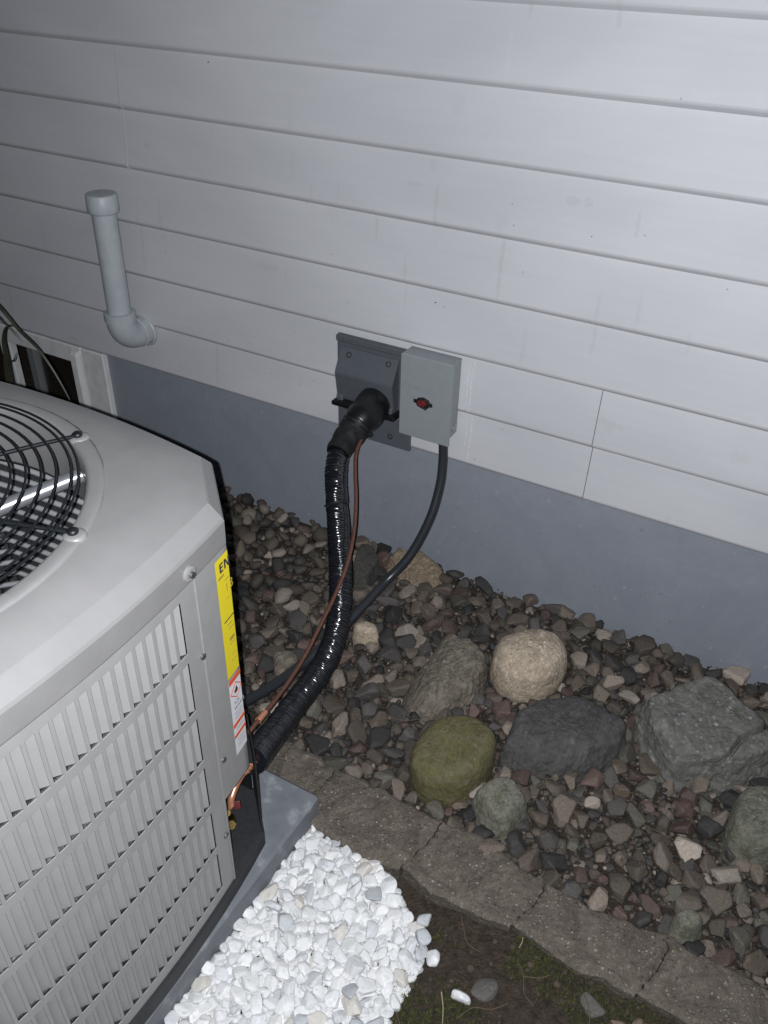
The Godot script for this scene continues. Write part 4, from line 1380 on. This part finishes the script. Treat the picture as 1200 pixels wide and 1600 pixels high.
func stone_bed(called: String, piece: String, rest: String, label: String, layers: Array, variants: Array, mats: Array, weights: Array, specks: StandardMaterial3D, cols: Array, flat: Vector2, hidden: Callable) -> void:
	var bed := Node3D.new()
	bed.name = called
	add_child(bed)
	kind(bed, "structure")
	bed.set_meta("label", label)
	var r := RandomNumberGenerator.new()
	r.seed = 900 + called.length()
	var list := []
	for L in layers:                                                  # [stones, base height, lift]
		for q in L[0]:
			var p: Vector2 = q[0]
			var rad: float = q[1]
			var sc := Vector3(r.randf_range(0.9, 1.3), r.randf_range(flat.x, flat.y), r.randf_range(0.78, 1.05)) * rad
			var bs := Basis.from_euler(Vector3(r.randfn(0, 0.3), r.randf() * TAU, r.randfn(0, 0.3))).scaled_local(sc)
			var y: float = L[1] + r.randf() * L[2] + rad * 0.35
			var w := 0
			var pick := r.randf()
			for k in weights.size():
				pick -= weights[k]
				if pick <= 0:
					w = k
					break
			var tr := Transform3D(bs, Vector3(p.x, y, p.y))
			var see := in_view(tr.origin)
			if see > 0.0 and hidden.call(tr.origin):
				see = 0.0
			list.append([tr, r.randi() % variants.size(), w, see * rad * (1.25 if L[3] else 0.5), r.randf(), L[3]])
	list.sort_custom(func(u: Array, v: Array) -> bool: return u[3] > v[3])
	var meshes := []
	var low := []
	for sd in variants:
		var b := stone_blob(sd[0], 3, sd[1], sd[2])
		meshes.append(mesh_of(b))
		low.append([stone_blob(sd[0], 1, minf(sd[1], 20.0), sd[2]), stone_blob(sd[0], 2, sd[1], sd[2])])
	var V := PackedVector3Array()
	var N := PackedVector3Array()
	var C := PackedColorArray()
	var I := PackedInt32Array()
	for i in list.size():
		var q: Array = list[i]
		var tr: Transform3D = q[0]
		if i < 300 and q[3] > 0.0:
			put(piece, meshes[q[1]], mats[q[2]][int(q[4] * mats[q[2]].size())], bed, tr)
			continue
		var b: Array = low[q[1]][1 if q[3] > 0.0 and q[5] else 0]
		var off := V.size()
		var nb := tr.basis.inverse().transposed()
		var col: Color = cols[q[2]]
		var k := lerpf(0.7, 1.45, q[4])
		if col.r > 0.45:
			k = lerpf(0.86, 1.0, q[4])
		col = Color(col.r * k, col.g * k, col.b * k)
		for v in b[0]:
			V.append(tr * v)
			C.append(col)
		for v in b[1]:
			N.append((nb * v).normalized())
		for v in b[2]:
			I.append(v + off)
	kind(put(rest, mesh_of([V, N, I, C]), specks, bed), "stuff")

func make_gravel(holes: Array) -> void:
	var bed := PackedVector2Array([Vector2(-1.75, 0.0), Vector2(2.0, 0.0), Vector2(2.0, 0.76), Vector2(0.9, 0.765), Vector2(0.66, 0.785), Vector2(0.54, 0.79), Vector2(0.4, 0.765), Vector2(0.25, 0.748), Vector2(-0.9, 0.745), Vector2(-0.9, 0.85), Vector2(-1.75, 0.85)])
	var base := scatter(bed, [], 4200, 0.010, 0.022, 0.74, 31)
	var grit_area := PackedVector2Array([Vector2(-0.42, 0.0), Vector2(1.15, 0.0), Vector2(1.15, 0.76), Vector2(0.55, 0.785), Vector2(0.25, 0.748), Vector2(-0.42, 0.745)])
	var grit := scatter(grit_area, holes, 4200, 0.003, 0.010, 0.66, 33)
	var top := scatter(bed, holes, 4200, 0.009, 0.033, 0.72, 32)
	var vr := []
	for i in 12:
		vr.append([300 + i, [18.0, 30.0, 44.0, 60.0][i % 4], [0.58, 0.51, 0.45][i % 3]])
	var cols := [Color(0.090, 0.073, 0.058), Color(0.067, 0.061, 0.056), Color(0.128, 0.102, 0.081), Color(0.102, 0.069, 0.059), Color(0.087, 0.081, 0.063), Color(0.185, 0.152, 0.123), Color(0.31, 0.262, 0.22), Color(0.032, 0.030, 0.029)]
	var weights := [0.21, 0.18, 0.16, 0.11, 0.11, 0.09, 0.05, 0.09]
	var mats := []
	for i in cols.size():
		var c: Color = cols[i]
		var two := []
		for k in [0.8, 1.2]:
			two.append(speckled_small(Color(c.r * k, c.g * k, c.b * k), 400 + i * 3 + int(k * 2)))
		mats.append(two)
	var mass := plain(Color.WHITE, 0.78)
	mass.vertex_color_use_as_albedo = true
	mass.albedo_texture = noise_tex(0.05, 55, [Color(0.5, 0.49, 0.48), Color(0.85, 0.84, 0.83), Color(0.9, 0.9, 0.9), Color(1, 1, 1)], 5)
	mass.heightmap_enabled = true
	mass.heightmap_texture = noise_tex(0.06, 56, [], 5)
	mass.heightmap_scale = 0.12
	tri_mat(mass, Vector3(0.16, 0.16, 0.16))
	var hid := func(p: Vector3) -> bool: return p.x < -0.34 or (p.x < -0.2 and p.z > 0.62)
	stone_bed("river_gravel", "river_stone", "river_stones", "bed of mixed dark brown and grey river stones along the foundation", [[base, -0.040, 0.008, false], [grit, -0.020, 0.012, false], [top, -0.020, 0.014, true]], vr, mats, weights, mass, cols, Vector2(0.55, 0.85), hid)
	# white marble chips
	var wp := PackedVector2Array([Vector2(0.103, 0.872), Vector2(0.125, 0.876), Vector2(0.185, 0.897), Vector2(0.276, 0.913), Vector2(0.323, 0.932), Vector2(0.365, 0.975), Vector2(0.395, 0.985), Vector2(0.43, 1.03), Vector2(0.425, 1.07), Vector2(0.425, 1.11), Vector2(0.425, 1.16), Vector2(0.45, 1.4), Vector2(0.5, 2.0), Vector2(0.103, 2.0)])
	var wb := scatter(wp, [], 3600, 0.009, 0.017, 0.58, 41)
	var wt := scatter(wp, [], 3400, 0.007, 0.0195, 0.72, 42)
	var wv := []
	for i in 10:
		wv.append([500 + i, [13.0, 19.0, 28.0][i % 3], [0.56, 0.48][i % 2]])
	var wc := [Color(0.77, 0.77, 0.765), Color(0.70, 0.705, 0.71), Color(0.80, 0.795, 0.78), Color(0.50, 0.515, 0.53), Color(0.64, 0.61, 0.56)]
	var wm := []
	for i in wc.size():
		wm.append([marble(wc[i], 600 + i * 5), marble(wc[i] * 0.94, 602 + i * 5)])
	var wmass := plain(Color.WHITE, 0.6)
	wmass.vertex_color_use_as_albedo = true
	wmass.albedo_texture = noise_tex(0.03, 57, [Color(0.80, 0.81, 0.83), Color(0.96, 0.96, 0.96), Color(1, 1, 1), Color(1, 1, 1)], 5)
	wmass.heightmap_enabled = true
	wmass.heightmap_texture = noise_tex(0.06, 58, [], 5)
	wmass.heightmap_scale = 0.08
	tri_mat(wmass, Vector3(0.14, 0.14, 0.14))
	var see_all := func(_p: Vector3) -> bool: return false
	stone_bed("marble_gravel", "marble_chip", "marble_chips", "triangular patch of bright white marble chips beside the grey pad", [[scatter(wp, [], 7000, 0.006, 0.013, 0.5, 43), -0.026, 0.006, false], [wb, -0.027, 0.006, false], [wt, -0.018, 0.005, true]], wv, wm, [0.42, 0.26, 0.22, 0.06, 0.04], wmass, wc, Vector2(0.48, 0.72), see_all)
	# chips that strayed onto the soil
	var stray := [["lone white marble chip on the soil nearest the heap", 0.447, 1.021, 0.0165, 0, 3], ["narrow white marble chip lying alone furthest out on the soil", 0.520, 1.058, 0.0165, 0, 5], ["greyish white chip on the upper rim of the heap by the edging", 0.398, 0.968, 0.016, 3, 7], ["grey chip wedged on the rim of the white heap", 0.412, 0.996, 0.0185, 3, 8]]
	for q in stray:
		var b := Basis.from_euler(Vector3(0.15, q[5] * 0.7, 0.1)).scaled_local(Vector3(1.15, 0.75, 0.8 if q[5] != 5 else 0.62) * q[3])
		var o := put("stray_chip", mesh_of(stone_blob(500 + q[5], 3, 10.0, 0.66)), wm[q[4]][0], self, Transform3D(b, Vector3(q[1], -0.006, q[2])))
		tag(o, q[0], "stone")

func speckled_small(c: Color, sd: int) -> StandardMaterial3D:
	var m := plain(Color.WHITE, 0.75)
	var d := Color(c.r * 0.42, c.g * 0.34, c.b * 0.33).linear_to_srgb()
	var e := Color(minf(c.r * 2.0, 1), minf(c.g * 1.95, 1), minf(c.b * 1.9, 1)).linear_to_srgb()
	m.albedo_texture = noise_tex(0.05, sd, [d, c.linear_to_srgb(), c.linear_to_srgb(), e], 5, FastNoiseLite.TYPE_SIMPLEX_SMOOTH, 256)
	if not M.has("grit"):
		M.grit = noise_tex(0.07, 59, [], 5, FastNoiseLite.TYPE_SIMPLEX_SMOOTH, 256)
	m.heightmap_enabled = true
	m.heightmap_texture = M.grit
	m.heightmap_scale = 0.12
	return tri_mat(m, Vector3(0.09, 0.09, 0.09))

func marble(c: Color, sd: int) -> StandardMaterial3D:
	var m := plain(Color.WHITE, 0.55)
	var d := Color(c.r * 0.62, c.g * 0.635, c.b * 0.66).linear_to_srgb()
	m.albedo_texture = noise_tex(0.02, sd, [d, c.linear_to_srgb(), c.linear_to_srgb(), c.linear_to_srgb()], 5, FastNoiseLite.TYPE_SIMPLEX_SMOOTH, 256)
	if not M.has("marble_grit"):
		M.marble_grit = noise_tex(0.06, 60, [], 5, FastNoiseLite.TYPE_SIMPLEX_SMOOTH, 256)
	m.heightmap_enabled = true
	m.heightmap_texture = M.marble_grit
	m.heightmap_scale = 0.06
	return tri_mat(m, Vector3(0.09, 0.09, 0.09))

func multi(called: String, m: Mesh, mt: Material, list: Array, cols: Array) -> void:
	var mm := MultiMesh.new()
	mm.transform_format = MultiMesh.TRANSFORM_3D
	mm.use_colors = cols.size() > 0
	mm.mesh = m
	mm.instance_count = list.size()
	for i in list.size():
		mm.set_instance_transform(i, list[i])
		if cols.size():
			mm.set_instance_color(i, cols[i])
	var o := MultiMeshInstance3D.new()
	o.name = called
	o.multimesh = mm
	o.material_override = mt
	add_child(o)
	kind(o, "stuff")

func make_soil_cover() -> void:
	var r := RandomNumberGenerator.new()
	r.seed = 66
	var nz := FastNoiseLite.new()
	nz.seed = 15
	nz.frequency = 4.0
	# crumbs of soil and grit
	var list := []
	var cols := []
	for i in 5200:
		var p := Vector3(r.randf_range(0.3, 1.6), 0, r.randf_range(0.905, 1.7))
		var k := pow(r.randf(), 4.0)
		var sz := lerpf(0.0012, 0.0085, k)
		p.y = ground_y(p.x, p.z) + r.randf() * 0.002
		list.append(Transform3D(Basis.from_euler(Vector3(r.randf() * 6, r.randf() * 6, r.randf() * 6)).scaled_local(Vector3(1.2, 0.8, 1.0) * sz), p))
		var c := r.randf()
		cols.append(Color(0.03, 0.022, 0.015).lerp(Color(0.085, 0.062, 0.045), c) if r.randf() > 0.04 else Color(0.2, 0.17, 0.14))
	var mt := plain(Color.WHITE, 0.95)
	mt.vertex_color_use_as_albedo = true
	multi("soil_crumbs", mesh_of(stone_blob(333, 1, 9.0, 0.6)), mt, list, cols)
	# moss: short blades in patches
	var bl := st0()
	for k in 3:
		var b := Basis(Vector3.UP, k * 2.1)
		var o := b * Vector3(0.0012, 0, 0)
		tri(bl, -o, o, b * Vector3(0.0, 1.0, 0.35 + 0.15 * k) * 0.009)
	list = []
	cols = []
	for i in 90000:
		var p := Vector3(r.randf_range(0.35, 1.6), 0, r.randf_range(0.9, 1.8))
		var m := nz.get_noise_2d(p.x * 1.3, p.z * 1.3) + 0.35 * nz.get_noise_2d(p.x * 7.0, p.z * 7.0) + 0.45 * smoothstep(1.02, 1.2, p.z) - 0.12
		if p.z < 0.99 and p.x > 0.56 and p.x < 0.78:
			m += 0.3
		if m < 0.24 * r.randf() - 0.05:
			continue
		p.y = ground_y(p.x, p.z) - 0.001
		list.append(Transform3D(Basis.from_euler(Vector3(r.randfn(0, 0.5), r.randf() * 6, r.randfn(0, 0.5))).scaled_local(Vector3(1, r.randf_range(0.6, 1.5), 1)), p))
		var c := r.randf()
		cols.append(Color(0.022, 0.026, 0.008).lerp(Color(0.10, 0.105, 0.024), c * c))
	var mm := plain(Color.WHITE, 0.9)
	mm.vertex_color_use_as_albedo = true
	multi("moss", done(bl), mm, list, cols)
	# dead stems
	var dry := plain(lin(0.12, 0.085, 0.05), 0.8)
	var s := st0()
	for i in 90:
		var p := Vector3(r.randf_range(0.42, 1.35), -0.006 + r.randf() * 0.006, r.randf_range(0.93, 1.35))
		if i >= 50:
			p = Vector3(r.randf_range(-0.25, 1.1), 0.012 + r.randf() * 0.012, r.randf_range(0.06, 0.75))
		var an := r.randf() * TAU
		var l := r.randf_range(0.012, 0.04)
		var pts := []
		for k in 4:
			pts.append(p + Vector3(cos(an) * l * k, r.randfn(0, 0.0015), sin(an) * l * k) + Vector3(-sin(an), 0, cos(an)) * r.randfn(0, 0.004))
		tube(s, spline(pts, 0.006), func(_i: int, _a: float) -> float: return 0.0008, 5)
	kind(put("plant_litter", done(s), dry), "stuff")
	var straw := plain(lin(0.34, 0.29, 0.16), 0.6)
	for q in [["dry pale straw lying beside the white marble chips", Vector3(0.486, -0.004, 1.070), Vector3(0.512, 0.0, 1.118)], ["short pale straw standing against the edging joint", Vector3(0.571, -0.006, 0.905), Vector3(0.573, -0.002, 0.928)]]:
		s = st0()
		var pp := spline([q[1], q[1].lerp(q[2], 0.5) + Vector3(0.002, 0.003, 0), q[2]], 0.004)
		tube(s, pp, func(i: int, _a: float) -> float: return 0.0014 * (1.0 - 0.5 * i / pp.size()), 8)
		var c: Vector3 = q[1]
		var o := put("straw", done(s), straw, self)
		tag(o, q[0], "straw")
	# half-buried stones in the soil
	var gm := speckled_small(Color(0.10, 0.095, 0.085), 881)
	var pm := speckled_small(Color(0.17, 0.12, 0.095), 882)
	for q in [["half buried grey-brown stone in the soil right of the white chips", 0.55, 1.02, 0.027, gm, 11], ["flat grey stone sunk in the soil below the edging", 0.72, 0.955, 0.024, gm, 12], ["small pinkish stone in the soil under the edging joint", 0.775, 0.965, 0.016, pm, 13], ["brown pebble beside the pinkish stone below the edging", 0.80, 0.945, 0.013, pm, 14]]:
		var b := Basis.from_euler(Vector3(0.1, q[5], 0.1)).scaled_local(Vector3(1.1, 0.55, 0.85) * q[3])
		var o := put("sunken_stone", mesh_of(stone_blob(700 + q[5], 3, 8.0, 0.66)), q[4], self, Transform3D(b, Vector3(q[1], -0.016, q[2])))
		tag(o, q[0], "stone")

func make_plant() -> void:
	var t := thing("strap_leaf_plant", "dark strap-leaved plant rising in front of the basement window", "plant", Vector3(-1.24, -0.02, 0.40))
	var leaf := mottled([lin(0.012, 0.015, 0.007), lin(0.032, 0.036, 0.014)], Vector3(0.1, 0.1, 0.1), 0.5, 0.02, 91)
	var defs := [
		[[Vector3(-1.50, 0.0, 0.40), Vector3(-1.42, 0.40, 0.40), Vector3(-1.33, 0.62, 0.40), Vector3(-1.24, 0.69, 0.40), Vector3(-1.19, 0.672, 0.40), Vector3(-1.135, 0.622, 0.40), Vector3(-1.075, 0.582, 0.40), Vector3(-1.031, 0.528, 0.40), Vector3(-0.992, 0.454, 0.40), Vector3(-0.975, 0.39, 0.40)], 0.0062],
		[[Vector3(-1.50, 0.0, 0.44), Vector3(-1.43, 0.38, 0.43), Vector3(-1.33, 0.60, 0.42), Vector3(-1.24, 0.665, 0.41), Vector3(-1.17, 0.632, 0.41), Vector3(-1.12, 0.592, 0.41)], 0.006],
		[[Vector3(-1.232, -0.02, 0.40), Vector3(-1.226, 0.25, 0.40), Vector3(-1.222, 0.44, 0.40), Vector3(-1.212, 0.523, 0.40), Vector3(-1.206, 0.575, 0.40), Vector3(-1.185, 0.615, 0.40), Vector3(-1.150, 0.632, 0.40)], 0.015],
		[[Vector3(-1.23, 0.1, 0.40), Vector3(-1.215, 0.47, 0.40), Vector3(-1.185, 0.52, 0.40), Vector3(-1.165, 0.55, 0.40)], 0.007],
	]
	for d in defs:
		var p := spline(d[0], 0.015)
		var s := st0()
		var n := p.size()
		for i in n - 1:
			var w0: float = d[1] * (1.0 - pow(float(i) / n, 3.0))
			var w1: float = d[1] * (1.0 - pow(float(i + 1) / n, 3.0))
			var tg := (p[i + 1] - p[i]).normalized()
			var sd := tg.cross(Vector3(0.70, 0.42, 0.58)).normalized()
			var fold := Vector3(0, 0, 0.18)
			for e in [-1.0, 1.0]:
				var a: Vector3 = p[i] + sd * w0 * e + fold * w0
				var b: Vector3 = p[i + 1] + sd * w1 * e + fold * w1
				if e > 0:
					quad(s, p[i], a, b, p[i + 1], 1)
				else:
					quad(s, a, p[i], p[i + 1], b, 1)
		put("leaf", done(s), leaf, t, Transform3D(Basis.IDENTITY, -t.position))

func _ready() -> void:
	# camera
	cam = Camera3D.new()
	cam.name = "camera"
	cam.transform = Transform3D(Basis(Vector3(0.867, 0.018, -0.497), Vector3(-0.295, 0.822, -0.486), Vector3(0.401, 0.569, 0.718)).orthonormalized(), Vector3(0.765, 1.557, 1.815))
	cam.fov = 60.51
	cam.near = 0.05
	cam.far = 200.0
	add_child(cam)
	cam.current = true
	# late dusk sky
	var e := Environment.new()
	e.background_mode = Environment.BG_SKY
	var sky := Sky.new()
	var sm := ProceduralSkyMaterial.new()
	sm.sky_top_color = lin(0.10, 0.13, 0.19)
	sm.sky_horizon_color = lin(0.16, 0.18, 0.23)
	sm.ground_bottom_color = lin(0.02, 0.02, 0.02)
	sm.ground_horizon_color = lin(0.06, 0.06, 0.07)
	sky.sky_material = sm
	e.sky = sky
	e.background_energy_multiplier = 0.16
	e.tonemap_mode = Environment.TONE_MAPPER_LINEAR
	e.tonemap_exposure = 1.0
	e.sdfgi_enabled = true
	e.ssao_enabled = true
	e.ssil_enabled = true
	var we := WorldEnvironment.new()
	we.name = "world_environment"
	we.environment = e
	add_child(we)
	# the flash of the camera, a few centimetres left of its lens
	var fl := AreaLight3D.new()
	fl.name = "camera_flash"
	fl.light_color = Color(0.968, 0.98, 1.0)
	fl.light_energy = 4.0
	fl.area_size = Vector2(0.006, 0.006)
	fl.area_normalize_energy = true
	fl.area_range = 40.0
	fl.area_attenuation = 2.0
	fl.shadow_enabled = true
	fl.transform = Transform3D(cam.transform.basis * Basis.from_euler(Vector3(0.06, -0.06, 0.0)), cam.transform * Vector3(-0.022, -0.003, 0.0))
	add_child(fl)
	make_materials()
	make_ground()
	make_house()
	make_edging()
	make_pad()
	make_unit()
	make_vent()
	make_cover()
	make_disconnect()
	make_lines()
	var holes := make_boulders()
	make_gravel(holes)
	make_soil_cover()
	make_plant()
